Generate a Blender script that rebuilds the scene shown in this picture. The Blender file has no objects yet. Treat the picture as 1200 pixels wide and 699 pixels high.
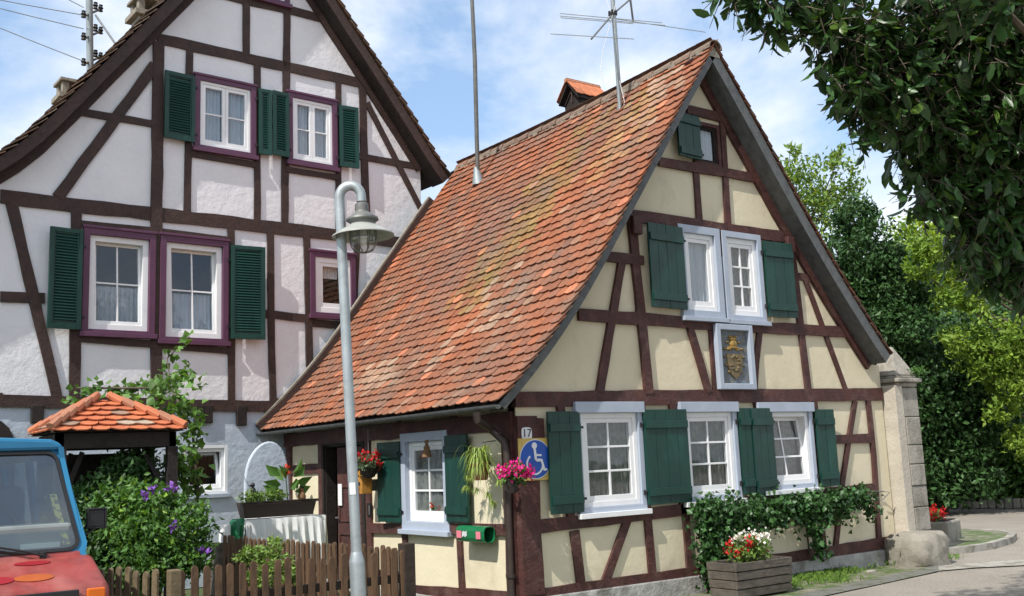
import bpy, bmesh, math, random
import numpy as np
from mathutils import Vector, Matrix
from mathutils.geometry import tessellate_polygon
random.seed(7); rng = np.random.default_rng(11)
SC = bpy.context.scene
COL = SC.collection
# ------------------------------------------------------------------ camera
CF, CPITCH, CROLL, CAX, CAH = 1190.766, 0.158407, -0.0406962, 0.619161, 0.680259
CAMZ = 1.65
_c, _s = math.cos(CROLL), math.sin(CROLL)
_Rz = np.array([[_c, -_s, 0], [_s, _c, 0], [0, 0, 1]])
_up = _Rz @ np.array([0, -math.cos(CPITCH), math.sin(CPITCH)])
_fw = _Rz @ np.array([0, math.sin(CPITCH), math.cos(CPITCH)])
_rt = _Rz @ np.array([1., 0, 0])
CM = np.array([math.cos(CAX)*_rt+math.sin(CAX)*_fw, -math.sin(CAX)*_rt+math.cos(CAX)*_fw, _up])
C0 = np.array([0, 0, CAMZ])
cam = bpy.data.objects.new('camera', bpy.data.cameras.new('camera')); COL.objects.link(cam)
cam.data.sensor_width = 36; cam.data.lens = CF/1200*36; cam.data.clip_end = 2000; cam.data.clip_start = .05
R3 = np.stack([CM[:, 0], -CM[:, 1], -CM[:, 2]], axis=1)
m4 = Matrix.Identity(4)
for i in range(3):
    for j in range(3): m4[i][j] = R3[i, j]
    m4[i][3] = C0[i]
cam.matrix_world = m4
SC.camera = cam
# surveying helpers: sight lines used to measure where things stand
def ray(x, y): return CM @ np.array([(x-600)/CF, (y-349.5)/CF, 1.])
def at_depth(x, y, D): return C0 + ray(x, y)*D
def on_ground(x, y, z=0.): d = ray(x, y); return C0 + d*(z-CAMZ)/d[2]
class Wall:
    """a vertical wall plane: u runs to the right, z up, off is the distance out of the wall"""
    def __init__(s, O, U):
        s.O = np.array(O, float); s.U = np.array(U, float); s.U /= np.linalg.norm(s.U)
        s.Z = np.array([0, 0, 1.]); s.N = np.cross(s.U, s.Z)
        if s.N @ (C0 - s.O) < 0: s.N = -s.N
    def pt(s, u, z, off=0.): return s.O + s.U*u + s.Z*z + s.N*off
    def px(s, x, y, off=0.):
        d = ray(x, y); O = s.O + s.N*off
        P = C0 + d*(((O-C0) @ s.N)/(d @ s.N)); q = P-s.O
        return (float(q @ s.U), float(q[2]))
G = Wall((0, 9, 0), (1, 0, 0))                 # cottage gable
S = Wall((6.4, 0, 0), (0, -1, 0))              # cottage side under the eave
_HX = CM @ (math.cos(CAH)*_rt+math.sin(CAH)*_fw)
H = Wall((0, 15.3-6*_HX[1]/_HX[0], 0), _HX)    # big house gable
# ------------------------------------------------------------------ materials
def nd(nt, t, **kw):
    n = nt.nodes.new(t)
    for k, v in kw.items():
        if k in n.inputs.keys(): n.inputs[k].default_value = v
        else: setattr(n, k, v)
    return n
def mixc(nt, fac, a, b, bt='MIX'):
    m = nt.nodes.new('ShaderNodeMix'); m.data_type = 'RGBA'; m.blend_type = bt
    for s_, v in ((0, fac), (6, a), (7, b)):
        if hasattr(v, 'is_linked') or isinstance(v, bpy.types.NodeSocket): nt.links.new(v, m.inputs[s_])
        else: m.inputs[s_].default_value = v if s_ == 0 else (*v, 1)
    return m.outputs[2]
def ramp(nt, sock, a, b):
    r = nt.nodes.new('ShaderNodeMapRange'); r.inputs[1].default_value = a; r.inputs[2].default_value = b
    nt.links.new(sock, r.inputs[0]); return r.outputs[0]
def noise(nt, vec, scale, detail=5, rough=.6, dist=0):
    n = nt.nodes.new('ShaderNodeTexNoise'); n.inputs['Scale'].default_value = scale
    n.inputs['Detail'].default_value = detail; n.inputs['Roughness'].default_value = rough
    n.inputs['Distortion'].default_value = dist
    nt.links.new(vec, n.inputs['Vector']); return n.outputs['Fac']
MATS = {}
def mat(name, col, col2=None, scale=4, rough=.8, bump=.0, bscale=40, stain=None, sscale=1.2, samt=(.55, .75),
        attr=False, metal=0, stretch=(1, 1, 1), spec=.4, trans=0, grain=None, sharp=(.3, .7)):
    m = bpy.data.materials.new(name); m.use_nodes = True; nt = m.node_tree
    b = nt.nodes['Principled BSDF']; out = nt.nodes['Material Output']
    tc = nt.nodes.new('ShaderNodeTexCoord'); mp = nt.nodes.new('ShaderNodeMapping'); mp.inputs['Scale'].default_value = stretch
    nt.links.new(tc.outputs['Object'], mp.inputs['Vector']); v = mp.outputs[0]
    n1 = noise(nt, v, scale)
    c = mixc(nt, ramp(nt, n1, *sharp), col, col2 or tuple(x*.75 for x in col))
    if attr:
        a = nt.nodes.new('ShaderNodeAttribute'); a.attribute_name = 'tint'
        c = mixc(nt, 1.0, c, a.outputs['Color'], 'MULTIPLY')
    if stain:
        n2 = noise(nt, v, sscale, 8, .65, .4)
        c = mixc(nt, ramp(nt, n2, *samt), c, stain)
    if grain:
        n3 = noise(nt, v, grain, 2, .5); c = mixc(nt, ramp(nt, n3, .45, .8), c, mixc(nt, 1., c, (.55, .55, .55), 'MULTIPLY'))
    nt.links.new(c, b.inputs['Base Color'])
    b.inputs['Roughness'].default_value = rough; b.inputs['Metallic'].default_value = metal
    b.inputs['Specular IOR Level'].default_value = spec
    if bump:
        bp = nt.nodes.new('ShaderNodeBump'); bp.inputs['Strength'].default_value = min(1, bump*1.0); bp.inputs['Distance'].default_value = .02
        nt.links.new(noise(nt, v, bscale, 6, .65), bp.inputs['Height']); nt.links.new(bp.outputs[0], b.inputs['Normal'])
    if trans:
        t = nt.nodes.new('ShaderNodeBsdfTranslucent'); nt.links.new(mixc(nt, 1.0, c, (1.5, 1.45, .6), 'MULTIPLY'), t.inputs['Color'])
        ms = nt.nodes.new('ShaderNodeMixShader'); ms.inputs[0].default_value = trans
        nt.links.new(b.outputs[0], ms.inputs[1]); nt.links.new(t.outputs[0], ms.inputs[2]); nt.links.new(ms.outputs[0], out.inputs['Surface'])
    MATS[name] = m; return m
def glass_mat(name, tint=(.75, .8, .82), ior=1.5, extra=.04):
    m = bpy.data.materials.new(name); m.use_nodes = True; nt = m.node_tree; nt.nodes.clear()
    out = nt.nodes.new('ShaderNodeOutputMaterial'); g = nt.nodes.new('ShaderNodeBsdfGlossy'); g.inputs['Roughness'].default_value = .02
    t = nt.nodes.new('ShaderNodeBsdfTransparent'); t.inputs[0].default_value = (*tint, 1)
    ge = nt.nodes.new('ShaderNodeNewGeometry'); dt = nt.nodes.new('ShaderNodeVectorMath'); dt.operation = 'DOT_PRODUCT'
    nt.links.new(ge.outputs['Incoming'], dt.inputs[0]); nt.links.new(ge.outputs['Normal'], dt.inputs[1])
    def mth(op, a, b=None):
        q = nt.nodes.new('ShaderNodeMath'); q.operation = op
        for i_, v_ in enumerate((a, b)):
            if v_ is None: continue
            if isinstance(v_, (int, float)): q.inputs[i_].default_value = v_
            else: nt.links.new(v_, q.inputs[i_])
        return q.outputs[0]
    ff = mth('POWER', mth('SUBTRACT', 1., mth('ABSOLUTE', dt.outputs['Value'])), 5.)
    class ad: outputs = [mth('ADD', mth('MULTIPLY', ff, .93), .035+extra)]
    tc = nt.nodes.new('ShaderNodeTexCoord'); bp = nt.nodes.new('ShaderNodeBump'); bp.inputs['Strength'].default_value = .08; bp.inputs['Distance'].default_value = .02
    nt.links.new(noise(nt, tc.outputs['Object'], 3, 1), bp.inputs['Height']); nt.links.new(bp.outputs[0], g.inputs['Normal'])
    ms = nt.nodes.new('ShaderNodeMixShader'); nt.links.new(ad.outputs[0], ms.inputs[0]); nt.links.new(t.outputs[0], ms.inputs[1]); nt.links.new(g.outputs[0], ms.inputs[2])
    nt.links.new(ms.outputs[0], out.inputs[0]); return m
m_cream = mat('cream_plaster', (.70, .63, .46), (.64, .57, .41), 1.3, .9, .35, 9, stain=(.40, .35, .25), sscale=1.5, samt=(.55, .92))
m_white = mat('white_plaster', (.77, .765, .785), (.71, .705, .73), 1.5, .9, .7, 7, stain=(.55, .53, .52), sscale=.8, samt=(.6, .9))
m_whiteshade = mat('shaded_white_plaster', (.50, .56, .64), (.44, .50, .58), 1.5, .9, .8, 7, stain=(.34, .35, .36), sscale=1.1, samt=(.55, .85))  # white plaster with its bluish shade put into the colour
m_beam = mat('oxblood_timber', (.095, .032, .026), (.06, .024, .022), 3, .65, .9, 30, grain=9, stain=(.15, .085, .07), sscale=3.5, samt=(.5, .78), stretch=(1, 1, 1))
m_beamL = mat('brown_timber', (.062, .034, .027), (.04, .024, .02), 3, .7, .5, 30, grain=14, stain=(.11, .07, .055), sscale=2.5, samt=(.62, .85))
m_dark = mat('dark_timber', (.03, .021, .017), (.018, .013, .011), 3, .8, .5, 30, grain=12)
m_green = mat('green_paint', (.005, .047, .034), (.004, .033, .025), 3, .45, .25, 60, stain=(.014, .072, .055), sscale=5, samt=(.52, .8), stretch=(1, 1, .35))
m_purple = mat('purple_paint', (.115, .042, .085), (.09, .034, .07), 4, .5, .15, 50)
m_wpaint = mat('white_paint', (.82, .82, .82), (.74, .75, .76), 5, .35, .05, 60, stain=(.6, .6, .58), sscale=3, samt=(.66, .9))
m_bgrey = mat('blue_grey_paint', (.40, .45, .54), (.34, .39, .47), 4, .45, .1, 50)
m_soffit = mat('grey_board', (.12, .125, .125), (.09, .095, .095), 4, .6, .2, 40, grain=10)
m_glass = glass_mat('window_glass', (.93, .95, .96), 1.5, .02)
m_hallshade = mat('hall_shade', (.02, .02, .022), None, 2, .9)
m_curt = mat('pale_curtain', (.72, .76, .84), (.62, .67, .77), 6, .9, trans=.3)
m_curtd = mat('net_curtain', (.33, .33, .30), (.15, .165, .145), 14, .9, trans=.3)
m_tile = mat('clay_tile', (1, 1, 1), (.8, .78, .76), 9, .85, .5, 45, attr=True, stain=(.19, .125, .09), sscale=1.7, samt=(.47, .74), grain=26)
m_tilen = mat('new_clay_tile', (1, 1, 1), (.86, .84, .82), 9, .8, .3, 45, attr=True, stain=(.22, .15, .11), sscale=4, samt=(.66, .9))
m_mortar = mat('mortar', (.30, .27, .22), (.18, .16, .13), 10, .95, .6, 30)
m_stone = mat('sandstone', (.38, .35, .30), (.27, .25, .215), 3, .9, .8, 22, stain=(.13, .12, .09), sscale=3.4, samt=(.48, .72))
m_rock = mat('boulder_rock', (.34, .31, .26), (.2, .185, .155), 5, .95, 1, 12, stain=(.1, .1, .075), sscale=3, samt=(.5, .72))
m_plinth = mat('plinth_stone', (.46, .45, .43), (.26, .25, .24), 6, .95, 1, 14, stain=(.14, .13, .11), sscale=3, samt=(.52, .7))
m_galv = mat('galvanised_steel', (.42, .46, .47), (.33, .37, .38), 7, .45, .1, 30, metal=.55, stain=(.28, .3, .3), sscale=5, samt=(.5, .7))
m_gdark = mat('dull_metal', (.2, .2, .19), (.13, .13, .125), 7, .5, .1, 30, metal=.4)
m_copper = mat('brown_downpipe', (.065, .045, .038), (.04, .03, .027), 5, .5, .1, 30, metal=.3)
m_black = mat('black_plastic', (.015, .015, .016), None, 5, .45)
m_picket = mat('stained_picket', (.15, .085, .045), (.09, .05, .028), 3, .75, .5, 30, grain=16, stretch=(1, 1, .3))
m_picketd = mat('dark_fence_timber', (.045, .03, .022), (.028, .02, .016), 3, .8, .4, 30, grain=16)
m_post = mat('weathered_post', (.2, .15, .085), (.13, .1, .06), 3, .8, .4, 30, grain=16)
m_greywood = mat('grey_weathered_wood', (.125, .105, .085), (.07, .06, .048), 4, .85, .6, 30, grain=18, stretch=(.4, .4, 1))
m_bark = mat('bark', (.12, .095, .07), (.06, .048, .036), 8, .95, .9, 18)
m_stem = mat('green_stem', (.06, .09, .03), None, 5, .7)
def leafm(n, a, b, rough=.5, tr=.25): a = tuple(x*LG for x in a); b = tuple(x*LG for x in b); return mat(n, a, b, 2.0, rough, attr=True, trans=tr, spec=.35)
LG = 1.45
m_magn = leafm('glossy_dark_leaf', (.026, .060, .016), (.018, .042, .012), .36, .18)
m_lfmid = leafm('mid_leaf', (.06, .13, .025), (.04, .095, .02), .5)
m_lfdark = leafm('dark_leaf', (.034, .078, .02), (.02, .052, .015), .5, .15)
m_lflite = leafm('light_leaf', (.155, .225, .03), (.09, .16, .024), .55, .35)
m_lfyel = leafm('fresh_leaf', (.13, .2, .045), (.08, .14, .03), .55, .3)
m_ivy = leafm('ivy_leaf', (.035, .085, .022), (.022, .055, .018), .42, .12)
m_pet_r = mat('red_petal', (.62, .015, .02), (.45, .01, .015), 20, .6, trans=.2)
m_pet_w = mat('white_petal', (.85, .82, .8), None, 20, .6, trans=.2)
m_pet_p = mat('pink_petal', (.75, .02, .28), (.6, .02, .2), 20, .6, trans=.2)
m_pet_v = mat('violet_petal', (.22, .08, .45), None, 20, .6, trans=.2)
m_pet_o = mat('orange_petal', (.7, .08, .03), None, 20, .6, trans=.2)
m_terra = mat('terracotta', (.35, .13, .07), (.26, .1, .06), 6, .8, .2)
# ------------------------------------------------------------------ object helpers
def tag(o, label=None, cat=None, group=None, kind=None):
    if label: o['label'] = label
    if cat: o['category'] = cat
    if group: o['group'] = group
    if kind: o['kind'] = kind
    return o
def thing(name, loc, label, cat, group=None):
    o = bpy.data.objects.new(name, None); COL.objects.link(o); o.location = Vector([float(x) for x in loc]); o.empty_display_size = .2
    return tag(o, label, cat, group)
def wloc(o):
    v = Vector((0, 0, 0))
    while o is not None: v += o.location; o = o.parent
    return v
class MB:
    def __init__(s): s.v = []; s.f = []; s.c = []; s.tint = (1, 1, 1)
    def add(s, vs, fs, tint=None):
        b = len(s.v); s.v.extend([tuple(map(float, p)) for p in vs]); s.f.extend([tuple(b+i for i in f) for f in fs])
        s.c.extend([tint or s.tint]*len(vs)); return s
    def box8(s, p):  # 4 bottom ccw, 4 top
        return s.add(p, [(0, 3, 2, 1), (4, 5, 6, 7), (0, 1, 5, 4), (1, 2, 6, 5), (2, 3, 7, 6), (3, 0, 4, 7)])
    def box(s, c, sz, rz=0):
        x, y, z = [q/2 for q in sz]; cs, sn = math.cos(rz), math.sin(rz); P = []
        for dz in (-z, z):
            for dx, dy in ((-x, -y), (x, -y), (x, y), (-x, y)):
                P.append((c[0]+dx*cs-dy*sn, c[1]+dx*sn+dy*cs, c[2]+dz))
        return s.box8(P)
    def fbox(s, F, u0, u1, z0, z1, o0, o1):
        return s.box8([F.pt(u0, z0, o1), F.pt(u1, z0, o1), F.pt(u1, z0, o0), F.pt(u0, z0, o0), F.pt(u0, z1, o1), F.pt(u1, z1, o1), F.pt(u1, z1, o0), F.pt(u0, z1, o0)])
    def ring(s, F, u0, u1, z0, z1, w, o0, o1, wt=None, wb=None):
        wt = w if wt is None else wt; wb = w if wb is None else wb
        s.fbox(F, u0, u0+w, z0, z1, o0, o1); s.fbox(F, u1-w, u1, z0, z1, o0, o1)
        s.fbox(F, u0+w, u1-w, z1-wt, z1, o0, o1); s.fbox(F, u0+w, u1-w, z0, z0+wb, o0, o1); return s
    def prism(s, pts, ext, close=True):
        n = len(pts); pts = [np.array(p, float) for p in pts]; e = np.array(ext, float)
        return s.add(pts+[p+e for p in pts], [tuple(range(n))[::-1], tuple(range(n, 2*n))]+[(i, (i+1) % n, n+(i+1) % n, n+i) for i in range(n)])
    def tube(s, pts, r, n=10, cap=True):
        pts = [np.array(p, float) for p in pts]; rs = r if hasattr(r, '__len__') else [r]*len(pts)
        V = []; prev = None
        for i, p in enumerate(pts):
            t = pts[min(i+1, len(pts)-1)]-pts[max(i-1, 0)]; t /= (np.linalg.norm(t)+1e-9)
            a = prev if prev is not None else (np.array([0, 0, 1.]) if abs(t[2]) < .9 else np.array([1., 0, 0]))
            a = a-t*(a @ t); a /= (np.linalg.norm(a)+1e-9); b = np.cross(t, a); prev = a
            for k in range(n):
                g = 2*math.pi*k/n; V.append(p+(a*math.cos(g)+b*math.sin(g))*rs[i])
        Fs = [(i*n+k, i*n+(k+1) % n, (i+1)*n+(k+1) % n, (i+1)*n+k) for i in range(len(pts)-1) for k in range(n)]
        if cap: Fs += [tuple(range(n))[::-1], tuple((len(pts)-1)*n+k for k in range(n))]
        return s.add(V, Fs)
    def lathe(s, c, prof, n=24, ax=None):
        V = []
        for r, z in prof:
            for k in range(n):
                g = 2*math.pi*k/n; V.append((c[0]+r*math.cos(g), c[1]+r*math.sin(g), c[2]+z))
        m = len(prof)
        return s.add(V, [(i*n+k, i*n+(k+1) % n, (i+1)*n+(k+1) % n, (i+1)*n+k) for i in range(m-1) for k in range(n)])
    def ball(s, c, r, n=8, sc=(1, 1, 1)):
        V = []; m = n
        for i in range(m+1):
            a = math.pi*i/m
            for k in range(n): g = 2*math.pi*k/n; V.append((c[0]+r*sc[0]*math.sin(a)*math.cos(g), c[1]+r*sc[1]*math.sin(a)*math.sin(g), c[2]+r*sc[2]*math.cos(a)))
        return s.add(V, [(i*n+k, (i+1)*n+k, (i+1)*n+(k+1) % n, i*n+(k+1) % n) for i in range(m) for k in range(n)])
    def build(s, name, m, parent=None, smooth=False, bevel=0, label=None, kind=None):
        me = bpy.data.meshes.new(name); base = wloc(parent)
        vs = [(v[0]-base[0], v[1]-base[1], v[2]-base[2]) for v in s.v]
        me.from_pydata(vs, [], s.f); me.materials.append(m)
        if any(c != (1, 1, 1) for c in s.c):
            a = me.attributes.new('tint', 'FLOAT_COLOR', 'POINT'); a.data.foreach_set('color', np.array([(*c, 1) for c in s.c], np.float32).ravel())
        elif True:
            a = me.attributes.new('tint', 'FLOAT_COLOR', 'POINT'); a.data.foreach_set('color', np.ones(len(vs)*4, np.float32))
        if not smooth or True:
            bm = bmesh.new(); bm.from_mesh(me); bmesh.ops.recalc_face_normals(bm, faces=bm.faces)
            bm.to_mesh(me); bm.free()
        if smooth:
            me.shade_smooth() if hasattr(me, 'shade_smooth') else None
            if hasattr(me, 'set_sharp_from_angle'): me.set_sharp_from_angle(angle=math.radians(40))
        o = bpy.data.objects.new(name, me); COL.objects.link(o); o.parent = parent
        if bevel:
            b = o.modifiers.new('bevel', 'BEVEL'); b.width = bevel; b.segments = 2; b.limit_method = 'ANGLE'
        if label: o['label'] = label
        if kind: o['kind'] = kind
        return o
def rootmesh(name, mb, m, loc, label, cat, group=None, smooth=False, bevel=0, kind=None):
    """a top-level thing that is one mesh, its origin at loc"""
    base = np.array(loc, float); mb.v = [(v[0]-base[0], v[1]-base[1], v[2]-base[2]) for v in mb.v]
    o = mb.build(name, m, None, smooth, bevel); o.location = Vector(base); return tag(o, label, cat, group, kind)
_bo = [0]
def beam(F, pts, w, parent, m, name='beam', off=.028, back=.05, px=True):
    """timber following the line of points; sides a little uneven"""
    P = [np.array(F.px(*p) if px else p) for p in pts]
    _bo[0] = (_bo[0]+1) % 17; o1 = off+_bo[0]*.0011; Q = []
    for a, b in zip(P[:-1], P[1:]):
        n = max(1, int(np.linalg.norm(b-a)/.3))
        for i in range(n): Q.append(a+(b-a)*i/n)
    Q.append(P[-1]); mb = MB(); V = []
    for i, q in enumerate(Q):
        t = Q[min(i+1, len(Q)-1)]-Q[max(i-1, 0)]; t = t/np.linalg.norm(t); nn = np.array([-t[1], t[0]])
        a = w/2+random.uniform(-.05, .05)*w; b = w/2+random.uniform(-.05, .05)*w
        l, r = q+nn*a, q-nn*b
        V += [F.pt(l[0], l[1], o1), F.pt(r[0], r[1], o1), F.pt(r[0], r[1], -back), F.pt(l[0], l[1], -back)]
    n = len(Q); fs = [(0, 1, 2, 3), tuple(4*(n-1)+k for k in (3, 2, 1, 0))]
    for i in range(n-1):
        for k in range(4): fs.append((4*i+k, 4*i+(k+1) % 4, 4*i+4+(k+1) % 4, 4*i+4+k))
    mb.add(V, fs); return mb.build(name, m, parent)
def wall_mesh(F, outer, holes, th, parent, m, name='wall'):
    mb = MB(); loops = [outer]+holes
    bmw = bmesh.new(); ed = []
    for lp in loops:
        vv = [bmw.verts.new((p[0], p[1], 0)) for p in lp]
        for a_, b_ in zip(vv, vv[1:]+vv[:1]): ed.append(bmw.edges.new((a_, b_)))
    bmw.verts.index_update(); bmesh.ops.triangle_fill(bmw, use_beauty=True, use_dissolve=False, edges=ed, normal=(0, 0, 1))
    tri = [tuple(v.index for v in f.verts) for f in bmw.faces]; bmw.free()
    flat = [p for lp in loops for p in lp]; n = len(flat)
    V = [F.pt(p[0], p[1], 0) for p in flat]+[F.pt(p[0], p[1], -th) for p in flat]
    fs = [tuple(t) for t in tri]+[tuple(i+n for i in t[::-1]) for t in tri]; b = 0
    for lp in loops:
        k = len(lp)
        for i in range(k): fs.append((b+i, b+(i+1) % k, n+b+(i+1) % k, n+b+i))
        b += k
    mb.add(V, fs); return mb.build(name, m, parent)
def rect(F, *pts):
    q = [F.px(*p) for p in pts]; q.sort(); L = q[:len(q)//2]; Rr = q[len(q)//2:]; zs = sorted(p[1] for p in q)
    h = len(zs)//2
    return (sum(p[0] for p in L)/len(L), sum(p[0] for p in Rr)/len(Rr), sum(zs[:h])/h, sum(zs[h:])/h)
def curtain(F, u0, u1, z0, z1, off, parent, m, amp=.015, per=.07, part=None):
    mb = MB(); n = max(8, int((u1-u0)/.012)); V = []; ph = random.random()*6
    for i in range(n+1):
        u = u0+(u1-u0)*i/n; o = off+amp*math.sin(u/per*6.28+ph)+amp*.5*math.sin(u/per*2.9+ph*2)
        V += [F.pt(u, z0, o), F.pt(u, z1, o)]
    mb.add(V, [(2*i, 2*i+2, 2*i+3, 2*i+1) for i in range(n)]); return mb.build('curtain', m, parent, smooth=True)
def window(F, r, parent, cas, cw, nx, nz, cm=m_curt, head=None, tilt=0, leaves=1, sash=.045, proud=.045, sill=None, fm=None, cut=None, ct=None, cb=None, rev=.02, fw=.045, curt='full'):
    """casing, white frame, glazed sash(es), curtain; returns the hole for the wall"""
    u0, u1, z0, z1 = r; _bo[0] = (_bo[0]+1) % 17; e = _bo[0]*.0006
    mb = MB(); mb.ring(F, u0, u1, z0, z1, cw, -.08, proud+e, ct, cb)
    if head: mb.fbox(F, u0-.02, u1+.02, z1-head, z1+.015, .0, proud+.03+e)
    w = mb.build('window', cas, parent, bevel=.004)
    a0, a1, b0, b1 = u0+cw, u1-cw, z0+(cb if cb is not None else cw), z1-(ct if ct is not None else cw)
    if head: b1 = min(b1, z1-head)
    MB().ring(F, a0+.001, a1-.001, b0+.001, b1-.001, fw, -.10, proud-rev, ).build('frame', fm or m_wpaint, w, bevel=.004)
    if sill:
        MB().fbox(F, u0-.03, u1+.03, z0-.045, z0+.012, -.02, proud+.05).build('sill', sill, w, bevel=.004)
    a0 += fw; a1 -= fw; b0 += fw; b1 -= fw; L = (a1-a0)/leaves
    for k in range(leaves):
        c0, c1 = a0+k*L+.002, a0+(k+1)*L-.002; q0, q1 = b0+.002, b1-.002
        o1 = proud-rev-.012
        sb = MB().ring(F, c0, c1, q0, q1, sash, o1-.05, o1, None, sash*1.25)
        gu0, gu1, gz0, gz1 = c0+sash, c1-sash, q0+sash*1.25, q1-sash
        for i in range(1, nx): u = gu0+(gu1-gu0)*i/nx; sb.fbox(F, u-.012, u+.012, gz0, gz1, o1-.035, o1-.006)
        for i in range(1, nz):
            z = gz0+(gz1-gz0)*i/nz
            for q in range(nx):
                ua = gu0+(gu1-gu0)*q/nx+(.012 if q else 0); ub = gu0+(gu1-gu0)*(q+1)/nx-(.012 if q < nx-1 else 0)
                sb.fbox(F, ua, ub, z-.012, z+.012, o1-.035, o1-.006)
        gb = MB().fbox(F, gu0-.005, gu1+.005, gz0-.005, gz1+.005, o1-.024, o1-.018)
        if tilt:
            for mbx in (sb, gb):
                nv = []
                for v in mbx.v:
                    v = np.array(v); t = (v[2]-q0)/(q1-q0); nv.append(tuple(v-F.N*(t*tilt)))
                mbx.v = nv
        s_ = sb.build('sash', fm or m_wpaint, w, bevel=.003)
        gb.build('pane', m_glass, w)
    zc = b0 if curt == 'full' else b0
    zt = b1 if curt == 'full' else b0+(b1-b0)*.48
    if curt == 'parted':
        mid = (a0+a1)/2
        curtain(F, a0+.0, a0+(a1-a0)*.42, b0, b1, -.062-tilt, w, cm); curtain(F, a1-(a1-a0)*.42, a1, b0, b1, -.065-tilt, w, cm)
    elif curt: curtain(F, a0, a1, b0, zt, -.062-tilt, w, cm)
    # the dim room behind
    return w, [(u0+.012, z0+.012), (u1-.012, z0+.012), (u1-.012, z1-.012), (u0+.012, z1-.012)]
def hinge(F, u, z, o, w): return MB().fbox(F, u-.012, u+.05, z-.014, z+.014, o, o+.012).tube([F.pt(u, z-.03, o+.004), F.pt(u, z+.03, o+.004)], .012, 6).build('hinge', m_black, w)
def shutter(F, r, parent, kind='board', hside=1, ang=0.0, off=.05):
    """kind board: ledged boards with two battens; louvre: framed slats"""
    u0, u1, z0, z1 = r; W = u1-u0; Hh = z1-z0; mb = MB(); t = .028
    if kind == 'board':
        n = max(2, round(W/.17))
        for i in range(n):
            a, b = u0+W*i/n, u0+W*(i+1)/n
            mb.fbox(F, a+.0015, b-.0015, z0+random.uniform(-.003, .003), z1, off, off+t+random.uniform(-.0015, .0015))
        for q in (.13, .84): mb.fbox(F, u0+.012, u1-.012, z0+Hh*q-.045, z0+Hh*q+.045, off+t-.002, off+t+.024)
        o2 = off+t
    else:
        fw = .055
        mb.ring(F, u0, u1, z0, z1, fw, off, off+.04, .06, .07)
        mb.fbox(F, u0+fw, u1-fw, z0+.07, z1-.06, off+.003, off+.009)
        mb.ring(F, u0+fw, u1-fw, z0+.07, z1-.06, .02, off+.009, off+.03)
        i = 0; z = z0+.13
        while z < z1-.12:
            A = [F.pt(u0+fw+.02, z, off+.034), F.pt(u1-fw-.02, z, off+.034), F.pt(u1-fw-.02, z+.034, off+.01), F.pt(u0+fw+.02, z+.034, off+.01)]
            mb.add(A+[p+np.array([0, 0, .006]) for p in A], [(0, 1, 2, 3), (4, 5, 6, 7), (0, 1, 5, 4), (3, 2, 6, 7)]); z += .042
        o2 = off+.03
    if ang:
        h = u1 if hside > 0 else u0; hp = F.pt(h, 0, off); nv = []
        for v in mb.v:
            v = np.array(v); q = v-hp; uu = q @ F.U; oo = q @ F.N; s_ = -1 if hside > 0 else 1
            nu = uu*math.cos(ang)-oo*math.sin(ang)*s_; no = oo*math.cos(ang)+abs(uu)*math.sin(ang)
            nv.append(tuple(v+F.U*(nu-uu)+F.N*(no-oo)))
        mb.v = nv
    sh = mb.build('shutter', m_green, parent, bevel=.003)
    hu = u1 if hside > 0 else u0-.04
    for q in (.13, .84): hinge(F, hu, z0+Hh*q, off+.01, sh)
    return sh
# ------------------------------------------------------------------ roof helpers
def resample(P, step):
    P = [np.array(p, float) for p in P]; d = [0]
    for a, b in zip(P[:-1], P[1:]): d.append(d[-1]+np.linalg.norm(b-a))
    n = max(2, int(round(d[-1]/step))); out = []
    for i in range(n+1):
        s = d[-1]*i/n; k = min(len(P)-2, max(0, np.searchsorted(d, s)-1)); out.append(P[k]+(P[k+1]-P[k])*(s-d[k])/(d[k+1]-d[k]+1e-9))
    return out
def smooth_line(P, it=2):
    P = [np.array(p, float) for p in P]
    for _ in range(it): P = [P[0]]+[(P[i-1]+2*P[i]+P[i+1])/4 for i in range(1, len(P)-1)]+[P[-1]]
    return P
def line_normals(P):
    out = []
    for i in range(len(P)):
        t = P[min(i+1, len(P)-1)]-P[max(i-1, 0)]; t = t/np.linalg.norm(t); n = np.array([-t[1], t[0]])
        if n[1] < 0: n = -n
        out.append(n)
    return out
def band(F, P, d0, d1, o0, o1):
    """solid following a roof profile between normal offsets d0..d1 and wall offsets o0..o1"""
    N = line_normals(P); mb = MB(); V = []
    for p, n in zip(P, N):
        a, b = p+n*d0, p+n*d1
        V += [F.pt(a[0], a[1], o0), F.pt(b[0], b[1], o0), F.pt(b[0], b[1], o1), F.pt(a[0], a[1], o1)]
    n = len(P); fs = [(0, 1, 2, 3), tuple(4*(n-1)+k for k in (3, 2, 1, 0))]
    for i in range(n-1):
        for k in range(4): fs.append((4*i+k, 4*i+(k+1) % 4, 4*i+4+(k+1) % 4, 4*i+4+k))
    mb.add(V, fs); return mb
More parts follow.
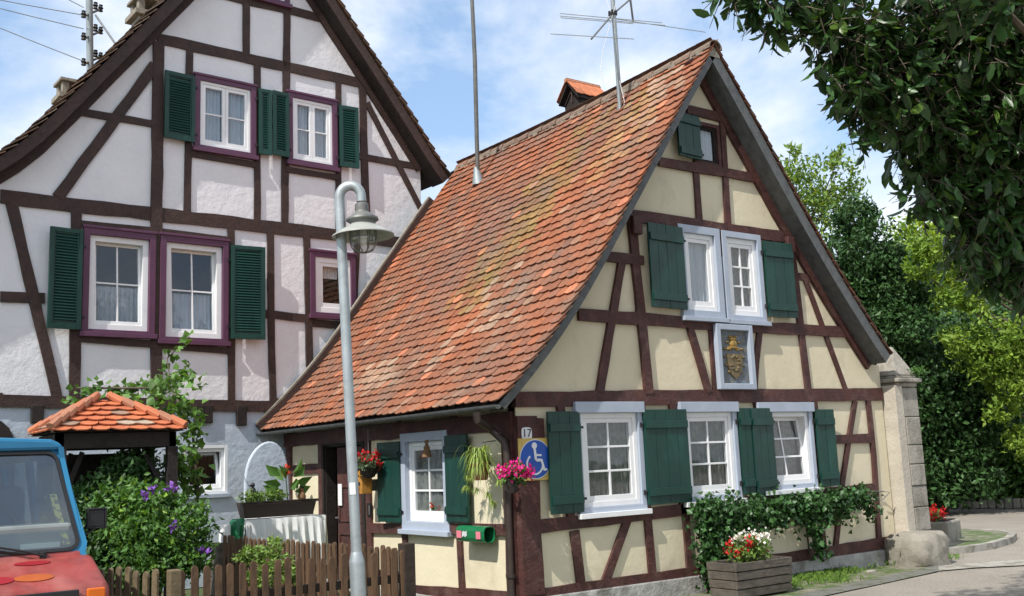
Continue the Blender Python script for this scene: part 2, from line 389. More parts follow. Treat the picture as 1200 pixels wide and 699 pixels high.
def tiles(F, P, off0, off1, tw, ex, colf, lift=.014, sag=0, jit=1.0, endf=None):
    """plain clay tiles with segmental ends laid row by row from the eave; P eave -> ridge in wall coordinates"""
    mb = MB(); rows = resample(P, ex); n = len(rows); N = line_normals(rows)
    for i in range(n-1):
        p = rows[i]; q = rows[min(i+1, n-1)]; tdir = q-p; Lr = np.linalg.norm(tdir); tdir = tdir/Lr; nn = N[i]
        L = Lr*1.75; o_end = endf(i/(n-1)) if endf else off1
        wid = abs(o_end-off0); m = int(round(wid/tw)); w = wid/m; sh = .5*w if i % 2 else 0
        for j in range(-1 if sh else 0, m):
            a = max(0, j*w+sh); b = min(wid, (j+1)*w+sh)
            if b-a < .02: continue
            gap = .002; j1 = random.uniform(-.012, .012)*jit; j2 = random.uniform(-.004, .006)*jit; rot = random.uniform(-.006, .006)*jit
            cc = (a+b)/2; hw = (b-a)/2-gap; frac = cc/wid
            dz = -sag*math.sin(math.pi*frac)*(i/n)**.7 if sag else 0
            pts = []
            for uu in (-1, -.6, -.2, .2, .6, 1):
                pts.append((uu*hw, -.030*(1-uu*uu)+j1+rot*uu+.010*math.sin(cc*2.3+i*.6)*jit))
            pts += [(hw, L), (-hw, L)]
            V = []
            for th in (0, -.014):
                for (x, y) in pts:
                    hgt = lift*2.9*(1-y/L)+j2+th+.004
                    pos = p+tdir*y+nn*hgt; off = off0-(cc+x) if off1 < off0 else off0+(cc+x)
                    V.append(F.pt(pos[0], pos[1]+dz, off))
            k = len(pts); fs = [tuple(range(k)), tuple(range(k, 2*k))[::-1]]+[(t, (t+1) % k, k+(t+1) % k, k+t) for t in range(k)]
            mb.add(V, fs, colf(i/(n-1), cc, i, j))
    return mb
# ================================================================== COTTAGE
VO = .30
pxL = [(585, 471), (600, 454), (617.6, 434.6), (639, 404.5), (660, 375), (679, 347), (701, 307), (720, 266), (741, 228), (765, 187), (789, 139), (809, 99), (835, 53)]
pxR = [(1044, 416), (1025, 388), (997, 343), (967, 292), (937, 240), (926, 218), (898, 163), (874, 122), (838, 54)]
PL = [np.array(G.px(*p, off=VO)) for p in pxL]; PR = [np.array(G.px(*p, off=VO)) for p in pxR]
APX = (PL[-1]+PR[-1])/2; PL[-1] = APX; PR[-1] = APX.copy()
PL = smooth_line(resample(smooth_line(PL, 2), .3), 2); PR = smooth_line(resample(smooth_line(PR, 2), .3), 2)
house = thing('timber_house', (6.4, 9, 0), 'small cream half timbered cottage with steep orange tiled roof and board shutters', 'house')
FAR = -6.2      # depth of the roof
def far_end(t): return -6.25+.30*t
# ---- gable wall
hol = []
wins = []
gw = [rect(G, (669, 473), (749, 473), (755, 600), (679, 601)), rect(G, (791, 473), (860, 473), (866, 586), (803, 589)), rect(G, (884, 474), (948, 473), (955, 571), (893, 578))]
for i, r in enumerate(gw):
    w, h = window(G, r, house, m_bgrey, .07, 2, 3, m_curtd, head=.11, tilt=.10 if i == 2 else 0, sill=m_wpaint, ct=.07, sash=.05, fw=.06, proud=.05, rev=.03)
    if i == 0 or i == 1: w['label'] = 'six pane window with pale grey casing and net curtain'
    else: w['label'] = 'six pane window tilted open inwards'
    hol.append(h)
ur = rect(G, (789, 263), (838, 269), (849, 376), (800, 372)); w, h = window(G, ur, house, m_bgrey, .10, 1, 1, m_curt, sill=m_bgrey, sash=.05, fw=.06, proud=.05, rev=.035); w['label'] = 'single pane window with bluish curtain'; hol.append(h)
ur2 = rect(G, (840, 270), (886, 277), (897.5, 379), (852, 377)); w, h = window(G, ur2, house, m_bgrey, .08, 2, 3, m_curtd, sill=m_bgrey, sash=.05, fw=.07, proud=.05, rev=.035); w['label'] = 'narrow six pane window'; hol.append(h)
ar = rect(G, (812, 142), (841, 147), (845, 198), (818, 194)); w, h = window(G, ar, house, m_beam, .05, 1, 1, m_curt, sash=.02, fw=.02, fm=m_dark, proud=.02, rev=.02); w['label'] = 'dark framed attic window with bluish curtain'; hol.append(h)
NLn = line_normals(PL); NRn = line_normals(PR)
inL = [p-n*.11 for p, n in zip(PL, NLn)]; inR = [p-n*.17 for p, n in zip(PR, NRn)]
XR = 12.93
outl = [(6.4, .22), (XR, .22)]
zr = np.interp(XR, [p[0] for p in inR][::-1], [p[1] for p in inR][::-1]) if XR < inR[0][0] else inR[0][1]
outl.append((XR, float(zr)))
outl += [tuple(p) for p in inR if p[0] < XR-.1 and p[0] > APX[0]+.1]
outl.append((float(APX[0]), float(APX[1]-.32)))
outl += [tuple(p) for p in inL[::-1] if p[0] > 6.5 and p[0] < APX[0]-.1]
zl = float(np.interp(6.4, [p[0] for p in inL], [p[1] for p in inL])); outl.append((6.4, zl))
wall_mesh(G, outl, hol, .14, house, m_cream)
# ---- side wall under the eave
shol = []
sr = rect(S, (472, 508), (525.5, 505), (533, 622), (476, 623))
w, h = window(S, sr, house, m_bgrey, .11, 2, 3, m_curtd, sill=m_bgrey, sash=.05, fw=.06, proud=.05, rev=.06); w['label'] = 'six pane window beside the hanging spider plant'; shol.append(h)
dr = rect(S, (379, 524), (424, 524), (430, 699), (385, 699)); du0, du1 = dr[0], dr[1]
shol.append([(du0, .12), (du1, .12), (du1, 1.97), (du0, 1.97)])
wall_mesh(S, [(-15.2, .1), (-9.02, .1), (-9.02, zl-.02), (-15.2, zl-.02)], shol, .14, house, m_cream)
mb = MB(); mb.fbox(G, XR-.14, XR, 0, float(zr)-.02, -.16, -6.2); mb.build('wall', m_cream, house)
BK = Wall((0, 15.2, 0), (1, 0, 0))
MB().prism([BK.pt(p[0], p[1]-.02, .12) for p in outl], (0, -.05, 0)).build('wall', m_cream, house)
mb = MB(); mb.fbox(G, 6.36, XR+.03, -.1, .215, -.2, .045); mb.build('plinth', m_plinth, house, bevel=.02)
mb = MB(); mb.fbox(S, -15.2, -9.05, -.1, .095, -.2, .045); mb.build('plinth', m_plinth, house, bevel=.02)
MB().fbox(S, -15.1, -12.6, .1, 2.1, -1.35, -1.3).build('hall_shade_board', m_hallshade, house)  # near-black boards added to stand for the shade inside the doorway
MB().fbox(S, du1+.25, du1+.30, .1, 2.1, -1.29, -.15).build('hall_shade_board', m_hallshade, house)
MB().fbox(S, du0-.30, du0-.25, .1, 2.1, -1.29, -.15).build('hall_shade_board', m_hallshade, house)
# door: dark open upper half, brown lower leaf
dl = MB(); dl.fbox(S, du0+.33, du1-.03, .14, 1.93, -.07, -.03)
D = dl.build('door', m_beam, house, bevel=.004)
db = MB()
for a, b in ((.3, .75), (.9, 1.4)): db.ring(S, du0+.40, du1-.10, a, b, .03, -.031, -.012)
db.build('panel_moulding', m_beam, D)
MB().fbox(S, du0+.40, du0+.52, 1.12, 1.42, -.010, -.004).build('notice', m_wpaint, D)
MB().tube([S.pt(du0+.37, .95, -.03), S.pt(du0+.37, .95, .02), S.pt(du0+.46, .95, .02)], .012, 8).build('handle', m_gdark, D)
MB().ring(S, du0+.001, du1-.001, .121, 1.969, .022, -.16, -.002).build('door_lining', m_dark, house)
MB().ring(S, du0-.07, du1+.07, .1, 2.04, .07, -.1, .035, .07, .03).build('door_frame', m_dark, house, bevel=.005)
# ---- timbers of the gable
gb = [([(602, 469), (640, 468.5), (840, 464.5), (1032, 462.5)], .175), ([(618, 700), (675, 692), (819, 671), (1043, 635)], .15),
      ([(626, 618), (822, 595), (1022, 572)], .14), ([(972, 515.5), (1019, 514)], .13),
      ([(676, 369), (860, 382.5), (992, 390)], .15), ([(737, 253), (928, 280)], .145), ([(770, 190), (893, 211)], .12), ([(803, 129), (856, 142)], .12),
      ([(706, 301), (752, 306)], .12), ([(934, 324), (958, 328)], .1), ([(672, 622), (680, 690)], .12), ([(758, 607), (763.5, 677)], .11), ([(802, 600), (807, 671)], .1),
      ([(735, 606), (708, 682)], .11), ([(872, 590), (879, 662)], .12), ([(959, 585), (965, 648)], .09), ([(1000.5, 470), (994, 512), (986, 563), (977.5, 645)], .085),
      ([(1016, 470), (1022.6, 534), (1029, 637)], .09), ([(749, 475), (757, 607)], .12), ([(786, 475), (800, 602)], .1), ([(885, 471), (887, 480)], .12), ([(655, 474), (668, 614)], .1), ([(953, 470), (962, 575)], .08),
      ([(728, 300), (701, 460)], .11), ([(738, 256), (758.5, 462)], .13), ([(807, 385), (829, 460)], .1), ([(831, 385), (836.6, 460)], .06),
      ([(889, 390), (885, 425), (883, 460)], .1), ([(926, 284), (946, 459)], .12), ([(942.5, 328), (990.6, 459)], .08),
      ([(814, 198), (818.5, 262)], .1), ([(845, 143), (852, 266)], .1), ([(812, 135), (815, 197)], .09), ([(762, 258), (764, 267)], .07), ([(787, 261), (788, 268)], .07), ([(903, 277), (905, 287)], .07), ([(843, 268), (853, 380)], .05)]
for pts, w in gb: beam(G, pts, w, house, m_beam)
# corner post, rafters in the gable face
beam(G, [(6.56, 1.72), (6.58, 2.1)], .36, house, m_beam, off=.032, px=False)
beam(G, [(6.52, .24), (6.52, 2.12)], .25, house, m_beam, off=.035, px=False)
for L_, sgn in ((inL, 1), (inR, -1)):
    Q = [p-n*.05 for p, n in zip(L_, (NLn if sgn > 0 else NRn))]; Q = [q for q in Q if (q[0] > 6.45 and q[0] < APX[0]-.07) or (q[0] > APX[0]+.07 and q[0] < 12.75)]
    beam(G, Q, .12, house, m_beam, off=.036, px=False, name='rafter')
# carved beam ends
for (x, y) in ((921, 284), (741, 261)):
    u, z = G.px(x, y); MB().fbox(G, u-.07, u+.08, z-.16, z+.06, .0, .10).build('beam_end', m_beam, house, bevel=.015)
# ---- timbers of the side wall
sb_ = [([(336, 517), (430, 508), (602, 494)], .2), ([(437, 619), (596, 620.5)], .12), ([(487, 691), (600, 699)], .11), ([(340, 551), (376, 549)], .14),
       ([(467.5, 494), (468, 512)], .11), ([(533, 488), (533, 508)], .12), ([(466, 520), (472, 612)], .06), ([(475.5, 626), (481, 690)], .1), ([(540, 626), (543.5, 694)], .1), ([(432, 515), (437, 699)], .13),
       ([(340, 500), (341, 640)], .17), ([(377, 520), (379, 640)], .12)]
for pts, w in sb_: beam(S, pts, w, house, m_beam)
beam(S, [(-9.14, .15), (-9.14, 2.1)], .18, house, m_beam, off=.036, px=False)
beam(S, [(-15.1, zl-.10), (-9.05, zl-.10)], .16, house, m_dark, off=.05, px=False, name='wall_plate')
# rafter tails under the eave
z0e = PL[0][1]
# ---- shutters
for r, hs, an in ((rect(G, (633, 483), (673, 483), (681, 601), (642, 602)), 1, .05), (rect(G, (748, 480), (797, 481), (806, 589), (756, 591)), -1, .03),
              (rect(G, (860, 479), (873, 479), (879.5, 580), (867, 579)), -1, .09), (rect(G, (873.5, 479), (899, 479), (907, 580), (879.5, 581)), 1, .07),
              (rect(G, (950, 480), (969, 481), (977, 569), (957, 570)), -1, .10),
              (rect(G, (750, 262.5), (793, 268), (803, 365), (759, 360.5)), 1, .06), (rect(G, (888, 283), (920, 288), (929.5, 374.5), (898, 372)), -1, .05),
              (rect(G, (786, 131), (814, 141), (818, 190), (789, 184)), 1, .08)):
    shutter(G, r, house, 'board', hs, an)
for r, hs, an in ((rect(S, (451, 519), (472, 517.6), (477, 611.5), (454.5, 612)), 1, .12), (rect(S, (525.5, 511), (553.7, 509), (559, 611.5), (531, 611.5)), -1, .05)):
    shutter(S, r, house, 'board', hs, an)
# ---- roof
RL = band(G, PL, -.09, -.03, VO-.031, FAR+.0); roof = RL.build('roof', m_dark, house)
band(G, PR, -.10, -.03, VO-.03, FAR).build('roof_deck', m_dark, roof)
band(G, PL, -.105, -.015, VO-.03, VO-.005).build('barge_board', m_bgrey if False else m_soffit, roof)
band(G, PR, -.17, -.015, VO-.03, VO-.005).build('barge_board', m_soffit, roof)
band(G, PL, -.12, -.102, 0.002, VO-.031).build('soffit', m_soffit, roof)
band(G, PR, -.17, -.15, 0.002, VO-.031).build('soffit', m_soffit, roof)
def lrp(a, b, t): return tuple(a[i]+(b[i]-a[i])*t for i in range(3))
OR, BR_, DK, WH, MO, YL = (.37, .125, .055), (.28, .10, .052), (.22, .115, .085), (.46, .34, .24), (.27, .19, .06), (.44, .25, .10)
from mathutils import noise as mno
def tile_col(t, cc, i, j):
    """baked clay: mostly orange, with browner courses, moss streak and lichen bands"""
    r = random.random(); c = lrp(OR, BR_, min(1, abs(random.gauss(0, .35))))
    big_n = mno.noise(Vector((t*5.5, cc*.75, 3.3)))+.6*mno.noise(Vector((t*14, cc*2.0, 8.1)))
    c = lrp(c, (.25, .115, .07), max(0, min(.8, .34+big_n*1.1)))
    if r < .06: c = lrp(c, DK, random.uniform(.3, .9))
    elif r < .11: c = lrp(c, WH, random.uniform(.15, .45))
    elif r < .15: c = (.52, .19, .10)
    for (tc_, cc_, st, sc_, col, amt) in PATCH:
        d = ((t-tc_)/st)**2+((cc-cc_)/sc_)**2
        if d < 1.6 and random.random() < amt*math.exp(-d*.9)*1.6: c = lrp(c, col, random.uniform(.25, .75))
    k = random.uniform(.86, 1.12); return tuple(x*k for x in c)
PATCH = [(.68, 2.3, .14, .55, MO, .9), (.52, 2.4, .13, .6, MO, .8), (.36, 2.6, .1, .5, MO, .5), (.62, 3.4, .10, 1.0, DK, .8), (.45, 3.9, .14, .9, DK, .5), (.17, 3.1, .045, 1.3, WH, .35), (.12, 4.0, .05, .9, WH, .5),
         (.86, .8, .12, .5, WH, .5), (.88, 1.7, .05, .9, MO, .4), (.75, 1.0, .12, .5, YL, .6), (.10, .7, .08, .6, DK, .4), (.30, 1.8, .1, .8, WH, .3), (.2, 5.2, .1, .7, DK, .4), (.9, 4.5, .08, 1.5, DK, .35), (.72, 5.4, .1, .6, DK, .4)]
tiles(G, PL, VO+.02, FAR, .168, .153, tile_col, sag=.05, endf=far_end).build('roof_tiles', m_tile, roof)
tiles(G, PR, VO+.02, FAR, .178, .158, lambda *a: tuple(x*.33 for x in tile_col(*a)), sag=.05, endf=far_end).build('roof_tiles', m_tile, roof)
# ridge caps and mortar bed
rc = MB(); o = VO+.03; n = 17; Lc = (VO+5.95)/n
for i in range(n):
    a = VO+.03-i*Lc; b = a-Lc*1.06; ma = .05*math.sin(math.pi*i/n); mb_ = .05*math.sin(math.pi*(i+1)/n)
    V = []; K = 9
    for (of, rr, sg) in ((a, .105, ma), (b, .088, mb_)):
        for th in (0, .016):
            for k in range(K):
                g = math.pi*(k/(K-1))*1.06-.09; V.append(G.pt(APX[0]+(rr+.012-th)*math.cos(g)*1.05, APX[1]-.045-sg+(rr+.012-th)*math.sin(g)*.98+random.uniform(-.002, .002), of))
    fs = []
    for k in range(K-1): fs += [(k, k+1, 2*K+k+1, 2*K+k), (K+k, 3*K+k, 3*K+k+1, K+k+1), (k, K+k, K+k+1, k+1)]
    c = lrp(random.choice([OR, BR_, DK, (.33, .2, .14)]), (.22, .18, .14), random.uniform(.4, .9)); rc.add(V, fs, c)
rc.build('ridge_tiles', m_tile, roof)
mo = MB()
for i in range(60):
    o = VO-.0-i*(VO+5.95)/60; sg = .05*math.sin(math.pi*i/60); k = random.uniform(.07, .10)
    mo.fbox(G, APX[0]-k-.02, APX[0]+k+.02, APX[1]-.16-sg, APX[1]-.03-sg+random.uniform(-.015, .01), o-.12, o)
mo.build('mortar_bed', m_mortar, roof)
# timber verge board where the far end of the roof meets the white house
NP = line_normals(PL); V = []
for i, (p, n_) in enumerate(zip(PL, NP)):
    t_ = i/(len(PL)-1); oe = far_end(t_); a_, b_ = p-n_*.08, p+n_*(.13 if i < len(PL)-3 else .07)
    if t_ > .86: continue
    V += [G.pt(a_[0], a_[1], oe-.03), G.pt(b_[0], b_[1], oe-.03), G.pt(b_[0], b_[1], oe+.04), G.pt(a_[0], a_[1], oe+.04)]
n_ = len(V)//4; MB().add(V, [(0, 1, 2, 3), tuple(4*(n_-1)+k for k in (3, 2, 1, 0))]+[(4*i+k, 4*i+(k+1) % 4, 4*i+4+(k+1) % 4, 4*i+4+k) for i in range(n_-1) for k in range(4)]).build('verge_board', m_beamL, roof)
V = [v-np.array([0, -.045, 0])+np.array([0, 0, .03]) for v in V]; MB().add(V, [(0, 1, 2, 3), tuple(4*(n_-1)+k for k in (3, 2, 1, 0))]+[(4*i+k, 4*i+(k+1) % 4, 4*i+4+(k+1) % 4, 4*i+4+k) for i in range(n_-1) for k in range(4)]).build('flashing', m_mortar, roof)
# gutter, downpipe
eu, ez = PL[0]
gt = MB(); K = 7; V = []; pts_o = [VO+.02, -3, -6.3]
for of in pts_o:
    for rr in (.046, .040):
        for k in range(K): g = math.pi+math.pi*k/(K-1); V.append(G.pt(eu-.03+rr*math.cos(g), ez-.03+rr*math.sin(g), of))
fs = []
for s_ in range(2):
    for q in (0, 1):
        b = s_*2*K+q*K
        for k in range(K-1): fs.append((b+k, b+k+1, b+2*K+k+1, b+2*K+k))
    for k in (0, K-1): b = s_*2*K; fs.append((b+k, b+K+k, b+3*K+k, b+2*K+k))
fs += [tuple(range(K))]
gt.add(V, fs); gt.build('gutter', m_soffit, house, smooth=True)
zz = lambda x, y, off: S.pt(*S.px(x, y, off), off)
MB().tube([G.pt(eu-.05, ez-.09, -.05), G.pt(eu-.05, ez-.17, -.05), zz(575, 503, .2), zz(590, 517, .11), zz(594, 530, .09), S.pt(-9.08, 1.0, .09), S.pt(-9.08, .02, .09)], .042, 10).build('downpipe', m_copper, house, smooth=True)
dp = house.children[-1]
mb = MB()
for z in (.45, 1.55): mb.lathe(S.pt(-9.08, z, .09), [(.043, -.02), (.055, -.02), (.055, .02), (.043, .02)], 10)
mb.build('pipe_clip', m_copper, dp)
# iron hook on the gable
a = G.px(1011, 577); MB().tube([G.pt(*G.px(1008, 576), .03), G.pt(*G.px(1030, 576), .05), G.pt(*G.px(1036, 577), .09), G.pt(*G.px(1031, 586), .05)], .008, 6).build('iron_hook', m_gdark, house)

# ================================================================== BIG HOUSE
HO = .35
big = thing('timber_house', H.pt(6, 0, 0), 'large white half timbered house with purple window surrounds and louvred green shutters', 'house')
hL = [H.px(*p, off=HO) for p in [(0, 184), (23, 171), (49, 145), (75, 119), (99, 95), (138, 56), (194, 0)]]
hR = [H.px(*p, off=HO) for p in [(527, 208), (510, 183), (481.6, 137), (454, 93), (433, 60), (412, 28), (395, 1)]]
a1 = np.array(hL[3]); b1 = np.array(hL[-1]); a2 = np.array(hR[0]); b2 = np.array(hR[-1])
d1, d2 = b1-a1, b2-a2; tt = np.linalg.solve(np.array([d1, -d2]).T, a2-a1); HAP = a1+d1*tt[0]
f0 = np.array(hL[0]); hL = [f0+np.array([-1.5, -.95]), f0+np.array([-.9, -.62]), f0+np.array([-.35, -.27])]+hL+[HAP]; hR = hR+[HAP.copy()]
hL = smooth_line(resample(smooth_line(hL, 1), .4), 1); hR = smooth_line(resample(hR, .4), 0)
nL, nR = line_normals(hL), line_normals(hR)
iL = [p-n*.20 for p, n in zip(hL, nL)]; iR = [p-n*.20 for p, n in zip(hR, nR)]
BL = float(hL[0][0]+.45); BR = 9.12
hh = []
PW = dict(cas=m_purple, cw=.085, cb=.085)
def pwin(r, **k):
    k.setdefault('proud', .06)
    w, h = window(H, r, big, m_purple, .09, k.pop('nx', 2), k.pop('nz', 2), k.pop('cm', m_curt), **k)
    # sill board and hood of the surround
    MB().fbox(H, r[0]-.03, r[1]+.03, r[2]-.02, r[2]+.05, .03, .10).build('sill', m_purple, w, bevel=.006)
    MB().fbox(H, r[0]-.02, r[1]+.02, r[3]-.02, r[3]+.02, .03, .085).build('hood', m_purple, w, bevel=.006)
    hh.append(h); return w
w = pwin(rect(H, (95, 266), (181, 274), (180, 399), (96, 391)), fw=.085, tilt=.09, curt='half', rev=.05, sash=.04, ct=.11); w['label'] = 'tilted open window beside a single louvred shutter, half curtain'
w = pwin(rect(H, (186, 275), (266, 282.5), (266, 407), (186, 400)), fw=.085, tilt=.09, curt='half', rev=.05, sash=.04, ct=.11); w['label'] = 'tilted open window in the middle of the first floor, half curtain'
w = pwin(rect(H, (227, 89), (299, 101), (298, 188), (226, 176)), fw=.045, leaves=2, nx=1, curt='parted', sash=.05); w['label'] = 'upper double casement with parted blue curtains, nearer the centre post'
w = pwin(rect(H, (336, 109), (394, 119), (393, 201), (335, 193)), fw=.05, leaves=2, nx=1, curt='parted', sash=.05); w['label'] = 'upper double casement nearer the cottage roof'
w = pwin(rect(H, (362, 294), (415, 299), (415, 377), (362, 371)), fw=.09, nx=1, nz=1, curt=None, sash=.06, ct=.1); w['label'] = 'small window behind the street lamp with a short lace trim'
cu = H.px(376, 307); cd = H.px(396, 325); curtain(H, cu[0]-.05, cd[0]+.05, cd[1]-.02, cu[1]+.05, -.12, w, m_wpaint, amp=.006, per=.05)
w = pwin(rect(H, (292, -36), (338, -29), (338, 9), (292, 0)), fw=.05, leaves=2, nx=1, curt='parted'); w['label'] = 'attic window cut off by the top of the picture'
# ground floor window (grey) of the big house
lr = rect(H, (213, 523), (266, 521), (268, 580), (213, 581))
w, h = window(H, lr, big, m_wpaint, .05, 1, 1, m_curt, tilt=.12, sill=m_bgrey, curt=None, fw=.05, proud=.0, rev=.03); w['label'] = 'ground floor window tilted open behind the bush'; 
ghole = [h]
# upper wall
zb = float(H.px(0, 478)[1]); zb = 2.66
o_ = [(BL, zb), (BR, zb)]
zq = float(np.interp(BR, [p[0] for p in iR][::-1], [p[1] for p in iR][::-1])) if BR < iR[0][0] else float(iR[0][1])
o_ += [(BR, zq)]+[tuple(p) for p in iR if p[0] < BR-.1 and p[0] > HAP[0]+.3]+[(HAP[0], HAP[1]-.34)]+[tuple(p) for p in iL[::-1] if p[0] > BL+.1 and p[0] < HAP[0]-.3]
zq2 = float(np.interp(BL, [p[0] for p in iL], [p[1] for p in iL])); o_.append((BL, zq2))
print('o_', [tuple(round(float(q),2) for q in p) for p in o_]); wall_mesh(H, o_, hh, .16, big, m_white)
# lower wall, set back under the beam
HG = Wall(H.pt(0, 0, -.12), H.U)
wall_mesh(H, [(BL, 0), (BR, 0), (BR, zb-.01), (BL, zb-.01)], ghole, .16, big, m_whiteshade, name='ground_floor_wall')
big.children[-1].location += Vector(-H.N*.0)
for uu in (BL, BR-.16):
    MB().fbox(H, uu, uu+.16, 0, (zq2 if uu == BL else zq)-.05, -.17, -8).build('wall', m_white, big)
HB = [H.pt(p[0], p[1]-.02, -7.9) for p in o_]; HB[0] = H.pt(BL, 0, -7.9); HB[1] = H.pt(BR, 0, -7.9)
MB().prism(HB, H.N*-.1).build('wall', m_white, big)
hb = [([(184, 45.5), (299, 71), (429, 99)], .17), ([(252, -8), (291, 2), (338, 12), (393, 27)], .14), ([(0, 231), (178, 251), (397, 276), (478, 286)], .20), ([(0, 348), (52, 350)], .14), ([(300, 367), (362, 374)], .13),
      ([(365, 379), (402, 382)], .12), ([(94, 132), (179, 146)], .11), ([(417, 183), (499, 198)], .11), ([(94, 261.5), (180, 270)], .07), ([(187, 271), (268, 281)], .07), ([(90, 397), (180, 404)], .10), ([(186, 404.5), (270, 412)], .10),
      ([(224, 181), (299, 194)], .09), ([(334, 199), (396, 209)], .09), ([(185, 50), (183, 250), (182.5, 470)], .17), ([(222, 55), (219, 250)], .11), ([(301, 74), (301, 261)], .11), ([(336, 10), (333, 262)], .125), ([(396, 95), (396, 270)], .10),
      ([(424, 99), (427, 218), (431, 283)], .14), ([(288, 0), (288, 66)], .12), ([(89, 244), (87, 470)], .15), ([(270, 262), (271, 472)], .11), ([(316, 268), (317, 380), (319.5, 474)], .11), ([(359, 275), (362, 430)], .115), ([(418, 283), (414, 372)], .10),
      ([(181, 77), (67, 232)], .155), ([(13, 238), (46, 380), (67, 468)], .14), ([(429, 121), (494, 249)], .10), ([(0, 470), (70, 471.5), (219, 475), (320, 477)], .17)]
for pts, w in hb: beam(H, pts, w, big, m_beamL)
for a in ((-.9, 2.74), ): beam(H, [(a[0], a[1]), (2.3, 2.73)], .17, big, m_beamL, px=False, off=.022)
beam(H, [(6.2, 2.68), (9.7, 2.72)], .17, big, m_beamL, px=False, off=.022)
for L_, N_ in ((iL, nL), (iR, nR)):
    Q = [p-n*.04 for p, n in zip(L_, N_)]; Q = [q for q in Q if (q[0] > BL+.1 and q[0] < HAP[0]-.1) or (q[0] > HAP[0]+.1 and q[0] < BR)]
    beam(H, Q, .12, big, m_beamL, off=.05, px=False, name='rafter')
for x, y in ((242, 487), (282, 490), (233, 489), (43, 486)):
    u, z = H.px(x, y); MB().fbox(H, u-.08, u+.08, z-.12, 2.655, -.1, .06).build('beam_end', m_dark, big, bevel=.01)
for r, hs, an in ((rect(H, (54, 268), (94, 271), (93, 388), (53, 386)), 1, .10), (rect(H, (268, 289), (306, 292), (306, 400), (268, 398)), -1, .12), (rect(H, (189, 86), (226, 91), (225, 168), (190, 165)), 1, .04),
                  (rect(H, (300, 106), (315, 109), (315, 185), (301, 182)), -1, .10), (rect(H, (315.5, 109), (336, 112), (335, 186), (316, 184)), 1, .08), (rect(H, (395, 125), (416, 130), (416, 200), (395, 197)), -1, .12)):
    shutter(H, r, big, 'louvre', hs, an, off=.075)
rf = band(H, hL, -.12, -.03, HO-.03, -8).build('roof', m_dark, big)
band(H, hR, -.12, -.03, HO-.03, -8).build('roof_deck', m_dark, rf)
for L_ in (hL, hR):
    band(H, L_, -.185, -.02, HO-.035, HO-.005).build('barge_board', m_beamL, rf)
    band(H, L_, -.195, -.17, .003, HO-.036).build('soffit', m_dark, rf)
def big_col(t, cc, i, j):
    c = lrp((.20, .12, .08), (.12, .085, .06), random.random())
    if random.random() < .2: c = lrp(c, (.3, .26, .2), .5)
    return c
tiles(H, hL, HO+.04, -8, .2, .19, big_col, jit=1.6, lift=.02).build('roof_tiles', m_tile, rf)
tiles(H, hR, HO+.04, -8, .2, .19, big_col, jit=1.6, lift=.02).build('roof_tiles', m_tile, rf)
MB().tube([H.pt(HAP[0], HAP[1]-.03, HO+.04), H.pt(HAP[0], HAP[1]-.03, -8)], .11, 10).build('ridge_tiles', m_terra, rf)
# arched dark doorway at the far left of the ground floor
au, az = H.px(3, 530)
dw = MB(); dpts = [H.pt(au-.45, .05, .012), H.pt(au+.15, .05, .012)]+[H.pt(au-.15+.30*math.cos(g), 2.05+.42*math.sin(g), .012) for g in np.linspace(0, math.pi, 9)]+[H.pt(au-.45, 2.05, .012)]
dw.prism(dpts, H.N*.03).build('door', m_dark, big)
# chimneys on the far slope
def chimney(px, depth, w, zt):
    P = at_depth(px[0], px[1], depth); u = (P-H.O) @ H.U; off = (P-H.O) @ H.N
    zr_ = float(np.interp(u, [p[0] for p in hL], [p[1] for p in hL])); z1 = P[2]
    c = MB(); c.fbox(H, u-w/2, u+w/2, zr_-.6, z1, off-w/2, off+w/2); ch = c.build('chimney', m_plinth, rf, bevel=.01)
    c = MB(); c.fbox(H, u-w/2-.09, u+w/2+.09, z1, z1+.1, off-w/2-.09, off+w/2+.09)
    for a in (-1, 1):
        for b in (-1, 1): c.fbox(H, u+a*w*.4-.06, u+a*w*.4+.06, z1+.1, z1+.32, off+b*w*.4-.06, off+b*w*.4+.06)
    c.fbox(H, u-w/2-.07, u+w/2+.07, z1+.32, z1+.38, off-w/2-.07, off+w/2+.07); c.build('chimney_cap', m_stone if False else m_mortar, ch, bevel=.01)
chimney((83, 121), 18.5, .36, 0); chimney((172, 26), 18.5, .42, 0)
# ================================================================== GROUND
def struct(name, mb, m):
    o = mb.build(name, m); o['kind'] = 'structure'; return o
m_soil = mat('garden_soil_grass', (.07, .085, .035), (.10, .08, .05), 1.5, .95, .8, 12, stain=(.05, .09, .02), sscale=2, samt=(.45, .6))
m_road = mat('pebbled_asphalt', (.36, .32, .27), (.25, .225, .19), 60, .95, .5, 90, stain=(.25, .225, .19), sscale=1.1, samt=(.42, .66), sharp=(.35, .65), grain=35)
m_gut = mat('grey_setts', (.19, .19, .17), (.11, .11, .095), 14, .9, .9, 26, stain=(.09, .10, .05), sscale=5, samt=(.5, .62))
m_pave = mat('gravel_verge', (.26, .235, .19), (.17, .155, .12), 12, .95, .9, 30, stain=(.08, .12, .035), sscale=3, samt=(.42, .56))
m_kerb = mat('pale_kerb', (.40, .38, .34), (.28, .265, .235), 9, .9, .5, 30, stain=(.19, .18, .14), sscale=4, samt=(.45, .6))
g = MB(); g.add([(-150, -120, -.012), (250, -120, -.012), (250, 250, -.012), (-150, 250, -.012)], [(0, 1, 2, 3)]); struct('ground', g, m_soil)
def gpt(x, y, z): p = on_ground(x, y, 0.); return np.array([p[0], p[1], z])
r_ = MB(); edge = [gpt(900, 712, .0), gpt(960, 701, .0), gpt(1030, 686, .0), gpt(1099, 671, .0), gpt(1199, 662, .0)]
e2 = edge[-1]; far = [(40, 17.2), (60, 30), (60, -40), (-60, -40), (-60, 3.0), (4, 5.6)]
